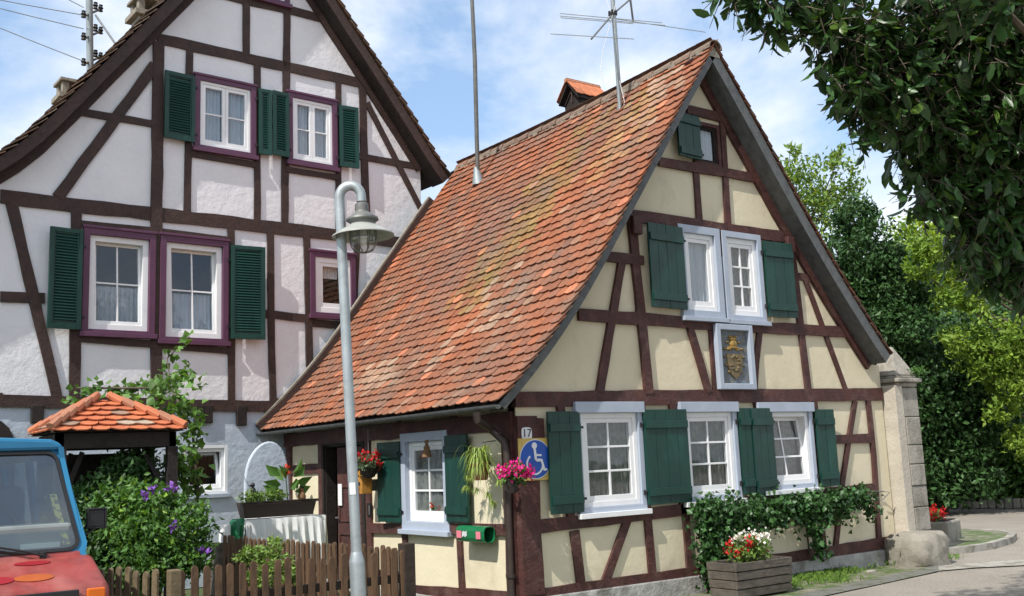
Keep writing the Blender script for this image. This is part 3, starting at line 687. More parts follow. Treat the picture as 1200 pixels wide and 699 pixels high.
poly = [(p[0], p[1], 0.) for p in edge[:4]]+[(14.25, 9.2, 0), (14.25, 13.0, 0), (15.2, 40, 0), (22.5, 40, 0), (23.2, 15.5, 0)]
poly += [(60, 24, 0), (60, -40, 0), (-60, -40, 0), (-60, 4.3, 0), (5.5, 6.0, 0)]
r_.add(poly, [tuple(range(len(poly)))]); 
ro = struct('road', r_, m_road)
pv = MB(); pv.add([(6.3, 9.0, .004), (6.3, 6.4, .004)]+[(p[0], p[1]+.25, .004) for p in edge]+[(14.9, 9.0, .004), (15.4, 9.5, .004), (15.3, 10.8, .004), (13, 11.5, .004), (13, 9, .004)], [tuple(range(12))]) if False else None
vv = [(6.3, 9.0), (6.3, 6.4)]+[(p[0], p[1]+.22) for p in edge[:4]]+[(14.3, 9.0), (14.3, 10.6), (13, 11.5), (13, 9)]
pv = MB(); pv.add([(a, b, .005) for a, b in vv], [tuple(range(len(vv)))]); struct('pavement', pv, m_pave)
gt = MB(); Q = resample(smooth_line([np.array(p[:2]) for p in [(5.5, 6.0)]+edge[:4]+[gpt(1125, 664, 0)]], 1), .25); V = []
for i, q in enumerate(Q):
    t = Q[min(i+1, len(Q)-1)]-Q[max(i-1, 0)]; t /= np.linalg.norm(t); n = np.array([-t[1], t[0]])
    for d, z in ((0, .010), (.30, .012)): p = q+n*d; V.append((p[0], p[1], z))
gt.add(V, [(2*i, 2*i+2, 2*i+3, 2*i+1) for i in range(len(Q)-1)]); struct('gutter_setts', gt, m_gut)
# curved kerb of the island beyond the boulder, pale flush strip across the lane mouth
kp = [gpt(*p, 0) for p in ((1060, 655), (1100, 652), (1130, 650), (1170, 644), (1192, 637), (1196, 631), (1185, 628), (1150, 626), (1100, 625))]
Q = resample(smooth_line([p[:2] for p in kp], 1), .15); kb = MB(); V = []
for i, q in enumerate(Q):
    t = Q[min(i+1, len(Q)-1)]-Q[max(i-1, 0)]; t /= np.linalg.norm(t); n = np.array([-t[1], t[0]])
    V += [(q[0], q[1], -.02), (q[0]+n[0]*.12, q[1]+n[1]*.12, -.02), (q[0]+n[0]*.12, q[1]+n[1]*.12, .10), (q[0], q[1], .10)]
fs = [(4*i+k, 4*i+(k+1) % 4, 4*i+4+(k+1) % 4, 4*i+4+k) for i in range(len(Q)-1) for k in range(4)]+[(0, 1, 2, 3)]
kb.add(V, fs); struct('kerb', kb, m_kerb)
isl = MB(); isl.add([(q[0], q[1], .085) for q in Q], [tuple(range(len(Q)))]); struct('verge', isl, m_pave)
st = MB(); pp = [gpt(*p, .016) for p in ((1100, 665), (1140, 661), (1210, 657), (1300, 655), (1300, 662), (1210, 663.5), (1140, 667), (1100, 670.5))]; st.add(pp, [tuple(range(8))]); struct('kerb_strip', st, m_kerb)
# ------------------------------------------------------------------ leaves
def leaf_mesh(name, C, Dn, Sn, L, W, m, parent, tint, fold=.25, kind=None):
    n = len(C); C = np.asarray(C, float); U = np.cross(Dn, Sn); U /= (np.linalg.norm(U, axis=1)[:, None]+1e-9)
    L = L[:, None]; W = W[:, None]; base = np.array(wloc(parent))
    V = np.stack([C, C+Dn*L*.45+Sn*W*.5+U*W*fold, C+Dn*L-U*L*.12, C+Dn*L*.45-Sn*W*.5+U*W*fold], axis=1).reshape(-1, 3)-base
    me = bpy.data.meshes.new(name); me.vertices.add(4*n); me.vertices.foreach_set('co', V.ravel())
    me.loops.add(6*n); b = (np.arange(n)*4)[:, None]; idx = (b+np.array([[0, 1, 2, 0, 2, 3]])).ravel()
    me.loops.foreach_set('vertex_index', idx.astype(np.int32)); me.polygons.add(2*n)
    me.polygons.foreach_set('loop_start', np.arange(0, 6*n, 3, dtype=np.int32)); me.update(calc_edges=True)
    a = me.attributes.new('tint', 'FLOAT_COLOR', 'POINT'); tc_ = np.concatenate([np.repeat(tint, 4, axis=0), np.ones((4*n, 1))], axis=1); a.data.foreach_set('color', tc_.astype(np.float32).ravel())
    me.materials.append(m); o = bpy.data.objects.new(name, me); COL.objects.link(o); o.parent = parent
    if kind: o['kind'] = kind
    return o
def unit(v): return v/(np.linalg.norm(v, axis=-1, keepdims=True)+1e-9)
def leaves_at(name, C, size, m, parent, droop=.3, ar=.5, var=.35, out=None, kind=None, yel=0):
    n = len(C); Dn = unit(rng.normal(size=(n, 3))+np.array([0, 0, -droop])+(out*.9 if out is not None else 0)); Sn = unit(np.cross(Dn, unit(rng.normal(size=(n, 3))*.8+np.array([0, 0, 1]))))
    L = size*rng.uniform(.6, 1.25, n); t = rng.uniform(1-var, 1+var, (n, 1))*np.ones((1, 3)); 
    if yel: k = rng.random(n) < yel; t[k] *= np.array([1.9, 1.5, .8])
    return leaf_mesh(name, C, Dn, Sn, L, L*ar, m, parent, t, kind=kind)
def in_ball(n, c, r, shell=.45):
    d = unit(rng.normal(size=(n, 3))); q = rng.uniform(shell, 1, (n, 1))**.7
    return np.array(c)+d*q*np.array(r)
def clumps(centers, radii, per, spread=.22):
    """leaf positions gathered in clumps scattered over the given lobes"""
    out = []
    for c, r, k in zip(centers, radii, per):
        r = np.array(r)*np.ones(3); nc = max(3, int(k/28)); cc = in_ball(nc, c, r, .35)
        for p in cc: out.append(p+rng.normal(size=(28, 3))*r.mean()*spread*rng.uniform(.5, 1.2)*np.array([1.2, 1.2, .7]))
    return np.concatenate(out)
def limbs(mb, base, top, targets, r0):
    base = np.array(base, float); top = np.array(top, float)
    tr = [base+(top-base)*t+np.array([random.uniform(-.06, .06), random.uniform(-.06, .06), 0])*(0 if t == 0 else 1) for t in np.linspace(0, 1, 6)]
    mb.tube(tr, [r0*(1-.75*i/5) for i in range(6)], 9)
    for t in targets:
        t = np.array(t, float); hgt = np.clip((t[2]-base[2])/(top[2]-base[2]+1e-6)*.75, .3, .92); s = base+(top-base)*hgt; mid = (s+t)/2+np.array([random.uniform(-.1, .1), random.uniform(-.1, .1), -.08*np.linalg.norm(t-s)])
        rr = r0*(1-.75*hgt)*.6; mb.tube([s, (s+mid)/2+np.array([0, 0, -.03]), mid, (mid+t)/2, t], [rr, rr*.8, rr*.6, rr*.4, rr*.15], 6)
def tree(px, depth, label, m, lobes, leaf, per, cat='tree', name='tree', dens=1, droop=.3, yel=0, r0=.16, spread=.22, group='trees beyond the cottage', ar=.5):
    """lobes: (px, py, radius in px, depth shift)"""
    s = depth/CF; b = at_depth(px, 560, depth); base = np.array([b[0], b[1], 0.])
    cs = [at_depth(x, y, depth+dz) for x, y, r, dz in lobes]; rs = [r*s*np.array([1, 1, .85]) for _, _, r, _ in lobes]
    t = thing(name, base, label, cat, group); mb = MB(); topi = max(range(len(cs)), key=lambda i: cs[i][2]); top = np.array([base[0]+(cs[topi][0]-base[0])*.6, base[1]+(cs[topi][1]-base[1])*.6, cs[topi][2]])
    limbs(mb, base, top, cs, r0); mb.build('trunk', m_bark, t, smooth=True)
    ks = [int(per*(r/60)**2) for _, _, r, _ in lobes]
    C = clumps(cs, rs, ks, spread); C = C[C[:, 2] > .05]; leaves_at('crown', C, leaf, m, t, droop, ar, out=None, yel=yel); return t
tree(952, 30, 'airy tall tree with fine yellow green leaves against the sky right of the gable', m_lfyel, [(935, 200, 30, 0), (965, 215, 34, .5), (985, 190, 18, 0), (925, 178, 13, 0), (1000, 215, 18, 0), (960, 255, 34, 0), (930, 240, 26, 0), (985, 178, 12, 0), (972, 240, 30, 1), (1003, 240, 12, 0)], .17, 1700, yel=.12, spread=.28)
tree(1010, 24, 'dense dark green tree directly behind the stone pillar', m_lfdark, [(1010, 300, 48, 0), (1000, 255, 28, 0), (1035, 335, 50, 0), (1000, 360, 50, 0), (1045, 390, 50, -.5), (1020, 420, 50, 0), (1005, 330, 45, 1), (1060, 350, 30, 0), (1050, 460, 60, 0), (1040, 530, 60, 0)], .15, 4800, spread=.17)
tree(1120, 34, 'bright light green tree filling the gap under the overhanging branches', m_lflite, [(1090, 290, 50, 0), (1140, 330, 60, 0), (1190, 310, 60, 0), (1075, 330, 40, 0), (1110, 380, 60, 0), (1180, 390, 70, 0), (1060, 300, 26, 0), (1230, 350, 80, 0), (1150, 270, 40, 0), (1090, 350, 50, 0)], .21, 4200, spread=.2, yel=.15)
tree(1310, 22.6, 'light green tree with large leaf clumps at the right edge of the picture', m_lflite, [(1190, 400, 36, 0), (1155, 415, 34, 0), (1215, 440, 44, 0), (1175, 452, 26, 0), (1235, 390, 50, 0), (1130, 395, 26, 0), (1105, 300, 26, 0), (1085, 285, 20, 0), (1075, 315, 18, 0), (1180, 480, 20, 0), (1140, 350, 22, 0), (1200, 520, 26, 0), (1110, 345, 20, 0)], .135, 3600, spread=.2)
tree(1100, 24.5, 'rounded dark evergreen shrub above the road behind the pillar', m_lfdark, [(1095, 420, 50, 0), (1075, 460, 50, 0), (1120, 460, 55, 0), (1100, 510, 60, 0), (1150, 500, 50, 0), (1070, 520, 50, 0), (1140, 440, 35, 0), (1090, 560, 45, -.6), (1130, 555, 45, -.6), (1060, 560, 40, -.6)], .15, 3400, cat='shrub', name='evergreen_shrub', spread=.16, ar=.6)
def hedge(label, a, b, hgt, dp, m, n, leaf, grp=None):
    a = np.array(a); b = np.array(b); t = thing('hedge', (a+b)/2, label, 'hedge', grp)
    C = []; k = rng.random((n, 1)); ax = a+(b-a)*k; side = rng.normal(size=(n, 3))*.16+unit(rng.normal(size=(n, 3)))*np.array([dp, dp, 0])*.5*rng.uniform(.6, 1.1, (n, 1)); z = rng.random((n, 1))**.8*hgt*(1+.14*np.sin(k*23)+.1*np.sin(k*61+2))
    C = ax+side*np.array([1, 1, 0]); C[:, 2:3] = z+.05; leaves_at('foliage', C, leaf, m, t, .2, .6)
    mb = MB()
    for i in range(14): q = a+(b-a)*(i+.5)/14; mb.tube([q, q+np.array([random.uniform(-.2, .2), 0, hgt*.8])], [.05, .015], 6)
    mb.build('stem', m_bark, t); return t
ha, hb_ = gpt(1075, 597, 0), gpt(1290, 596, 0)
hedge('tall mid green hedge along the far side of the road', ha+np.array([.8, .7, 0]), hb_+np.array([.8, .7, 0]), 2.7, 1.6, m_lfmid, 26000, .15)
hedge('high dark hedge in the shade behind the road hedge', ha+np.array([2.2, 2.2, 0]), hb_+np.array([2.5, 2.2, 0]), 4.6, 2.2, m_lfdark, 26000, .2)
lw = MB(); 
for i in range(22):
    q = ha+(hb_-ha)*i/22; q2 = ha+(hb_-ha)*(i+.96)/22; d = unit(hb_-ha); nn = np.array([-d[1], d[0], 0]); h_ = random.uniform(.16, .27)
    lw.box8([q-nn*0, q2-nn*0, q2+nn*.3, q+nn*.3]+[p+np.array([0, 0, h_]) for p in (q, q2, q2+nn*.3, q+nn*.3)])
rootmesh('low_wall', lw, m_rock, ha, 'low edging of rough stones along the foot of the far hedge', 'wall', bevel=.04)
# ------------------------------------------------------------------ the big-leaved tree overhead, right
def magnolia():
    s = lambda r, D: r*D/CF
    vis = [(862, -14, 7, 20), (880, -8, 7, 20), (908, 10, 7, 26), (950, 8, 7, 36), (990, 35, 7, 40), (1003, 90, 7, 36), (1030, 60, 7.2, 55), (1015, 130, 7.1, 28), (1060, 110, 7.2, 58), (1100, 50, 7.5, 85), (1180, 50, 7.5, 90), (1150, 120, 7.5, 80), (1100, 165, 7.4, 50),
           (1150, 200, 7.5, 62), (1200, 190, 7.6, 80), (1210, 265, 7.6, 70), (1150, 262, 7.4, 44), (1185, 305, 7.5, 42), (1100, 215, 7.3, 30), (1130, 290, 7.3, 18), (1085, 235, 7.2, 13), (1235, 320, 7.5, 50)]
    hid = [(930, -90, 7.4, 90), (1050, -100, 7.4, 130), (1180, -110, 7.5, 150), (1320, 0, 7.8, 170), (1320, 200, 7.8, 140), (1100, -300, 8, 200), (1330, -250, 8.3, 240), (900, -260, 7.5, 130), (1150, -30, 6.3, 70), (1050, -120, 6, 110)]
    tb = on_ground(1440, 740, 0); tb = np.array([at_depth(1560, 560, 8.8)[0], at_depth(1560, 560, 8.8)[1], 0.])
    t = thing('overhanging_tree', tb, 'large glossy leaved tree overhanging the top right corner in deep shade', 'tree'); mb = MB()
    cs = [at_depth(x, y, D) for x, y, D, r in vis+hid]; limbs(mb, tb, tb+np.array([-.3, .5, 7.5]), cs[1::3]+[], .15)
    C = []; Dn = []; Sn = []
    for (x, y, D, r), c in zip(vis+hid, cs):
        rr = s(r, D); ntw = int((300 if x > 1050 else 215)*rr*rr/.16*(1 if (x, y, D, r) in vis else .32)); 
        P = in_ball(ntw, c, rr*np.array([1, 1, .95]), .15)
        for p in P:
            d = unit(rng.normal(size=3)+np.array([0, 0, -.55])); L = rng.uniform(.10, .28); pts = [p+d*L*q+np.array([0, 0, -.10*L*q*q*3]) for q in (0, .5, 1)]
            mb.tube(pts, [.006, .004, .002], 3, cap=False)
            for k in range(4):
                q = rng.uniform(.1, 1); ld = unit(d*.5+rng.normal(size=3)*.55+np.array([0, 0, -.55])); C.append(p+d*L*q); Dn.append(ld)
                Sn.append(unit(np.cross(ld, rng.normal(size=3)*.5+np.array([0, 0, 1.]))))
    mb.build('trunk', m_bark, t, smooth=True); n = len(C); L = .125*rng.uniform(.4, 1.35, n); tn = rng.uniform(.55, 1.6, (n, 1))*np.ones((1, 3)); yk = rng.random(n) < .08; tn[yk] *= np.array([2.2, 1.7, 1.])
    # six-sided leaves with a midrib fold
    C, Dn, Sn = map(np.array, (C, Dn, Sn)); U = np.cross(Dn, Sn); W = (L*.42)[:, None]; L = L[:, None]; base = np.array(wloc(t))
    V = np.stack([C, C+Dn*L*.3+Sn*W*.45+U*W*.15, C+Dn*L*.68+Sn*W*.42+U*W*.1-U*L*.03, C+Dn*L-U*L*.14, C+Dn*L*.68-Sn*W*.42+U*W*.1-U*L*.03, C+Dn*L*.3-Sn*W*.45+U*W*.15, C+Dn*L*.5-U*L*.02], axis=1).reshape(-1, 3)-base
    me = bpy.data.meshes.new('crown'); F_ = [(0, 1, 6), (1, 2, 6), (2, 3, 6), (3, 4, 6), (4, 5, 6), (5, 0, 6)]; k = len(F_)
    me.vertices.add(7*n); me.vertices.foreach_set('co', V.ravel()); me.loops.add(3*k*n); idx = (np.arange(n)[:, None]*7+np.array(F_).ravel()[None]).ravel()
    me.loops.foreach_set('vertex_index', idx.astype(np.int32)); me.polygons.add(k*n); me.polygons.foreach_set('loop_start', np.arange(0, 3*k*n, 3, dtype=np.int32)); me.update(calc_edges=True)
    a = me.attributes.new('tint', 'FLOAT_COLOR', 'POINT'); a.data.foreach_set('color', np.concatenate([np.repeat(tn, 7, axis=0), np.ones((7*n, 1))], axis=1).astype(np.float32).ravel())
    me.polygons.foreach_set('use_smooth', np.ones(k*n, bool)); me.materials.append(m_magn); o = bpy.data.objects.new('crown', me); COL.objects.link(o); o.parent = t
    print('magnolia leaves', n)
magnolia()
# ================================================================== STONE GATE PILLAR AND BOULDER
XP = 13.0
d = ray(1057, 560); yf = float((C0+d*(XP/d[0]))[1]); yf = min(8.8, max(8.3, yf))
F1 = Wall((0, yf, 0), (1, 0, 0)); xr_ = F1.px(1085, 560)[0]; ztop = F1.px(1060, 450)[1]
print('pillar', yf, xr_, ztop)
pil = thing('gate_pillar', (XP, yf, 0), 'tall weathered sandstone gate pillar with pointed cap at the right end of the cottage', 'pillar')
shf = MB(); z = 0.; hs = []; 
while z < ztop-.05:
    h = random.uniform(.26, .44); h = min(h, ztop-z); hs.append((z, z+h)); z += h
for z0_, z1_ in hs:
    e = random.uniform(0, .012); shf.fbox(F1, XP+.14+e, xr_-e, z0_+.005, z1_-.005, -.7, e)
shf.build('shaft', m_stone, pil, bevel=.012)
lf = MB(); lf.fbox(F1, XP-.05, XP+.135, 0, ztop-.02, -.45, .01); lf.build('sunlit_flank', mat('sunlit_render', (.52, .47, .39), (.40, .36, .30), 3, .9, .6, 18, stain=(.25, .22, .17), sscale=2.6, samt=(.56, .8)), pil, bevel=.01)  # flank coloured paler than the shaft to carry the sun on it
cw_ = (xr_-XP)/2; cx = XP+cw_; cy = yf+.22
cp = MB(); 
for r1, za, zb_ in ((cw_-.01, -.04, .02), (cw_+.045, .02, .08), (cw_-.01, .08, .12)):
    cp.box((cx, cy, ztop+(za+zb_)/2), (2*r1, .5+2*(r1-cw_), zb_-za))
cp.build('moulding', m_stone, pil, bevel=.015)
zt2 = F1.px(1058, 405)[1]; py_ = MB(); b0 = ztop+.123
py_.add([(cx-cw_-.0, cy-.24, b0), (cx+cw_+.0, cy-.24, b0), (cx+cw_+.0, cy+.24, b0), (cx-cw_-.0, cy+.24, b0), (cx+.0, cy-.03, zt2), (cx+.05, cy-.03, zt2), (cx+.05, cy+.03, zt2), (cx+.0, cy+.03, zt2)], [(0, 3, 2, 1), (4, 5, 6, 7), (0, 1, 5, 4), (1, 2, 6, 5), (2, 3, 7, 6), (3, 0, 4, 7)])
py_.build('pointed_cap', m_stone, pil, bevel=.02)
C = in_ball(160, (cx+cw_*.8, cy-.3, ztop+.2), (.16, .1, .07), .1); o = leaves_at('x', C, .05, m_lfmid, None, .6, .5)
o.name = 'houseleek_tuft'; tag(o, 'small green tuft growing on the ledge of the pillar cap', 'plant')
def rock(name, c, r, label, cat, sub=3, m=None, flat=.0, seed=1, group=None):
    bm = bmesh.new(); bmesh.ops.create_icosphere(bm, subdivisions=sub, radius=1); rr = random.Random(seed); ph = [rr.uniform(0, 6) for _ in range(9)]
    for v in bm.verts:
        p = v.co.copy(); k = 1+.10*math.sin(7*p.x+ph[5]+3*p.y)*math.cos(6*p.z+ph[6])+.13*math.sin(2.3*p.x+ph[0])*math.cos(2.9*p.y+ph[1])+.09*math.sin(5*p.z+4*p.x+ph[2])+.05*math.sin(9*p.y+ph[3]+5*p.x)+.03*math.sin(15*p.x+ph[4]-11*p.z)
        q = Vector((max(-.8, min(.8, p.x*k)), max(-.8, min(.8, p.y*k)), max(-.8, min(.78, p.z*k)))); v.co = Vector((q.x*r[0], q.y*r[1], q.z*r[2]))
    me = bpy.data.meshes.new(name); bm.to_mesh(me); bm.free(); me.materials.append(m or m_rock); me.shade_smooth(); o = bpy.data.objects.new(name, me); COL.objects.link(o); o.location = Vector([float(x) for x in c]); return tag(o, label, cat, group)
p = F1.px(1080, 655, .3); rock('boulder', (p[0]+.17, yf-.14, .10), (.46, .44, .44), 'big worn grey boulder at the foot of the gate pillar', 'boulder', seed=4)
# stone trough with red flowers behind the boulder
tb = gpt(1112, 640, 0); tr = thing('stone_trough', tb, 'dark stone trough holding red flowers beside the boulder', 'planter')
mb = MB().box((tb[0], tb[1]+.2, .2), (.75, .6, .4), .3); mb.build('body', m_rock, tr, bevel=.03)
MB().box((tb[0], tb[1]+.2, .405), (.62, .48, .02), .3).build('soil', m_dark, tr)
def flowers(name, c, r, nl, leaf, ml, nf, mf, fs, label, cat='flowers', group=None, heads=True, up=.6):
    t = thing(name, (c[0], c[1], c[2]-r[2]*.8), label, cat, group); C = in_ball(nl, c, r, .2); leaves_at('foliage', C, leaf, ml, t, .1, .7)
    for m_, nn, zz_ in ((mf if isinstance(mf, list) else [(mf, nf, .3)])):
        hc = in_ball(nn, (c[0], c[1], c[2]+r[2]*zz_), (r[0]*.95, r[1]*.95, r[2]*.75), .75); P = np.concatenate([h+rng.normal(size=(22, 3))*fs*.42 for h in hc]) if heads else hc
        leaves_at('blossom', P, fs*.55, m_, t, -.5, .9, .2)
    mb = MB()
    for k in range(8): q = in_ball(1, c, r, .2)[0]; mb.tube([(c[0]+(q[0]-c[0])*.3, c[1]+(q[1]-c[1])*.3, c[2]-r[2]), q], .004, 4)
    mb.build('stem', m_stem, t); return t
fc = at_depth(1095, 607, float((tb-C0) @ (CM @ np.array([0, 0, 1.])))+.1)
flowers('geranium', (fc[0], fc[1], fc[2]), (.22, .2, .13), 200, .05, m_lfmid, 16, m_pet_r, .07, 'dense red flowers in the stone trough beside the pillar')
# ================================================================== WOODEN PLANTER ON THE GABLE SIDE
PLT = Wall((0, 8.15, 0), (1, 0, 0))
u0 = PLT.px(862, 660)[0]; u1 = PLT.px(926, 660)[0]; zt = PLT.px(880, 658)[1]; print('planter', u0, u1, zt)
pt_ = thing('wooden_planter', ((u0+u1)/2, 8.4, 0), 'weathered plank planter box full of geraniums below the ivy', 'planter')
nb = 4
for s_ in range(nb):
    za = .03+(zt-.03)*s_/nb; zb_ = .03+(zt-.03)*(s_+1)/nb-.008; e = .02*s_/nb*1.2
    mb = MB(); mb.fbox(PLT, u0-e, u1+e, za, zb_, -.03, e); mb.fbox(PLT, u0-e, u1+e, za, zb_, -.42-e, -.39)
    mb.fbox(PLT, u0-e-.004, u0-e+.03, za, zb_, -.389, -.031); mb.fbox(PLT, u1+e-.03, u1+e+.004, za, zb_, -.389, -.031); mb.build('plank', m_greywood, pt_, bevel=.006)
mb = MB()
for a in (u0+.035, u1-.095):
    for o_1 in (-.09, -.385): mb.fbox(PLT, a, a+.06, .0, zt+.0, o_1, o_1+.055)
mb.build('corner_post', m_greywood, pt_); MB().fbox(PLT, u0+.035, u1-.035, .1, zt-.05, -.38, -.04).build('soil', m_dark, pt_)
uc = (u0+u1)/2
flowers('geranium', (uc-.02, 8.33, zt+.10), (.34, .2, .16), 650, .055, m_lfyel, 9, [(m_pet_r, 9, .1)], .07, 'bright green plant with red geranium heads in the wooden planter', 'flowers')
flowers('geranium', (uc-.05, 8.25, zt+.22), (.28, .12, .05), 60, .05, m_lfmid, 9, [(m_pet_w, 9, .6)], .075, 'white geranium heads at the back of the wooden planter', 'flowers')
# ================================================================== IVY ON THE GABLE
iv = thing('ivy', (9.6, 8.95, 0), 'ivy trained along the gable under the windows and hanging to the planter', 'climber')
C = []
def ivyband(pts, w, n, off=.12, th=.10):
    P = resample([G.px(*p) for p in pts], .06)
    for _ in range(n):
        q = P[rng.integers(len(P))]; a, b = rng.normal(size=2)*w*.5; o_1 = off+abs(rng.normal())*th; C.append(G.pt(q[0]+a*.8, q[1]+b, o_1))
ivyband([(808, 598), (840, 600), (880, 595), (920, 592), (960, 585), (1000, 580)], .13, 2500)
ivyband([(850, 612), (890, 606), (930, 604), (980, 598)], .17, 850)
ivyband([(818, 608), (822, 640), (828, 672)], .26, 2300, .12)
ivyband([(840, 610), (850, 640), (845, 668), (835, 695)], .30, 2300, .16)
ivyband([(855, 612), (862, 630)], .20, 450)
ivyband([(935, 605), (943, 625), (948, 648)], .08, 260)
ivyband([(1000, 582), (1006, 600)], .09, 160)
C = np.array(C); C = C[C[:, 2] > .05]; leaves_at('foliage', C, .075, m_ivy, iv, .7, .85, .45)
mb = MB()
for p in ([(826, 700), (822, 650), (830, 605), (870, 600)], [(835, 700), (842, 650), (860, 605), (920, 598), (1000, 583)], [(945, 650), (940, 605)]): mb.tube([G.pt(*G.px(*q), .05) for q in p], .012, 6)
mb.build('stem', m_bark, iv)
# ================================================================== ON THE GABLE
sg = G.px(623.5, 538.5); su, sz = sg
sn = thing('accessibility_sign', G.pt(su, sz, .045), 'round blue wheelchair sign on a yellow board beside the corner post', 'sign')
m_yb = mat('yellow_board', (.62, .45, .12), None, 5, .6); m_blue = mat('sign_blue', (.012, .09, .45), None, 5, .35); m_sw = mat('sign_white', (.8, .82, .85), None, 5, .4)
MB().fbox(G, su-.215, su+.215, sz-.225, sz+.225, .045, .06).build('backing_board', m_yb, sn)
def disc(u, z, r, o0, o1, n=40, F=G): return MB().prism([F.pt(u+r*math.cos(g), z+r*math.sin(g), o0) for g in np.linspace(0, 2*math.pi, n, endpoint=False)], F.N*(o1-o0))
dd = disc(su, sz, .212, .062, .066).build('rim', m_sw, sn); disc(su, sz, .203, .067, .069).build('disc', m_blue, sn)
sy = MB(); o0, o1 = .070, .073
def strip(pts, w):
    P = [np.array(p) for p in pts]; V = []
    for i, q in enumerate(P):
        t = P[min(i+1, len(P)-1)]-P[max(i-1, 0)]; t = t/np.linalg.norm(t); n = np.array([-t[1], t[0]])*w/2
        V += [G.pt(su+q[0]+n[0], sz+q[1]+n[1], o1), G.pt(su+q[0]-n[0], sz+q[1]-n[1], o1), G.pt(su+q[0]-n[0], sz+q[1]-n[1], o0), G.pt(su+q[0]+n[0], sz+q[1]+n[1], o0)]
    sy.add(V, [(0, 1, 2, 3), tuple(4*len(P)-4+k for k in (3, 2, 1, 0))]+[(4*i+k, 4*i+(k+1) % 4, 4*i+4+(k+1) % 4, 4*i+4+k) for i in range(len(P)-1) for k in range(4)])
sy.prism([G.pt(su-.015+.035*math.cos(g), sz+.145+.035*math.sin(g), o0) for g in np.linspace(0, 6.283, 16, endpoint=False)], G.N*.003)
o1 = .0742; strip([(-.015, .12), (-.008, .06), (0, -.01)], .030); o1 = .0752; strip([(-.01, .045), (.075, .04)], .022); o1 = .0762; strip([(.0, -.01), (.075, -.012)], .030); o1 = .0772; strip([(.07, -.005), (.105, -.12)], .027); o1 = .0782; strip([(.10, -.118), (.14, -.112)], .022)
o1 = .0792; strip([(-.02+.105*math.cos(g), -.055+.105*math.sin(g)) for g in np.linspace(math.radians(125), math.radians(355), 18)], .019)
sy.build('wheelchair_symbol', m_sw, sn)
def text_mesh(s_, size, F, u, z, off, m, parent, name):
    cu = bpy.data.curves.new('t', 'FONT'); cu.body = s_; cu.size = size; cu.align_x = 'CENTER'; cu.align_y = 'CENTER'; cu.extrude = .0015
    to = bpy.data.objects.new('t', cu); COL.objects.link(to); bpy.context.view_layer.update(); dg = bpy.context.evaluated_depsgraph_get(); me = bpy.data.meshes.new_from_object(to.evaluated_get(dg))
    COL.objects.unlink(to); bpy.data.objects.remove(to); mb = MB(); vs = [F.pt(u+v.co.x, z+v.co.y, off+v.co.z) for v in me.vertices]; mb.add(vs, [tuple(p_.vertices) for p_ in me.polygons]); return mb.build(name, m, parent)
nu, nz = G.px(614, 508.5)
npl = thing('number_plate', G.pt(nu, nz, .045), 'small white enamel house number plate reading 17 above the blue sign', 'number plate')
pl = MB(); 
pl.prism([G.pt(nu+.068*math.copysign(abs(math.cos(g))**.5, math.cos(g)), nz+.066*math.copysign(abs(math.sin(g))**.5, math.sin(g)), .046) for g in np.linspace(0, 6.283, 24, endpoint=False)], G.N*.008); pl.build('plate', m_sw, npl)
text_mesh('17', .125, G, nu, nz, .057, m_black, npl, 'number')
# relief in a grey frame
rr_ = rect(G, (832.6, 380), (874.6, 383), (881, 457), (838, 457.5)); rl = thing('wall_relief', G.pt((rr_[0]+rr_[1])/2, rr_[2], .03), 'gilded coat of arms relief in a pale grey frame under the attic windows', 'relief')
MB().ring(G, *rr_, .075, .03, .10).build('frame', m_bgrey, rl, bevel=.008)
m_slate = mat('relief_ground', (.19, .22, .26), (.09, .10, .115), 14, .7, .6, 40, stain=(.2, .19, .13), sscale=14, samt=(.5, .62)); m_gold = mat('old_gilding', (.50, .31, .07), (.20, .13, .05), 18, .45, .5, 50, metal=.3, stain=(.06, .06, .05), sscale=16, samt=(.5, .62))
MB().fbox(G, rr_[0]+.07, rr_[1]-.07, rr_[2]+.07, rr_[3]-.07, .032, .045).build('ground_panel', m_slate, rl)
cu_, cz_ = (rr_[0]+rr_[1])/2, (rr_[2]+rr_[3])/2; gm = MB(); w_ = (rr_[1]-rr_[0])/2-.08; h_ = (rr_[3]-rr_[2])/2-.08
def blob(u, z, ru, rz, ro, n=10): c = G.pt(cu_+u*w_, cz_+z*h_, .045); gm.ball(c, 1, n, (ru*w_, ro, rz*h_))
# crest: crowned helmet over a curved shield with scroll mantling
blob(0, .50, .28, .17, .035); blob(-.02, .68, .34, .05, .03); blob(0, .36, .42, .06, .03); blob(-.28, .30, .22, .06, .02); blob(.28, .30, .2, .06, .02)
for k in range(5): blob(-.25+.12*k, .76, .05, .07, .02)
gm.build('crest', m_gold, rl, smooth=True); gm = MB()
sh = [(-.5, .12), (.5, .12), (.52, -.3), (.3, -.66), (0, -.85), (-.32, -.66), (-.52, -.3)]; gm.prism([G.pt(cu_+a*w_, cz_+b*h_, .046) for a, b in sh], G.N*.018)
for k in range(9): g = random.uniform(0, 6.28); blob(.28*math.cos(k*1.7), -.25+.28*math.sin(k*1.7), .17, .08, .035)
for k in range(14): g = 6.28*k/14; blob(.68*math.cos(g), .0+.72*math.sin(g), .14, .055, .022)
gm.build('shield', mat('tarnished_gilding', (.26, .18, .07), (.09, .08, .06), 22, .5, .5, 50, metal=.2), rl, smooth=True)
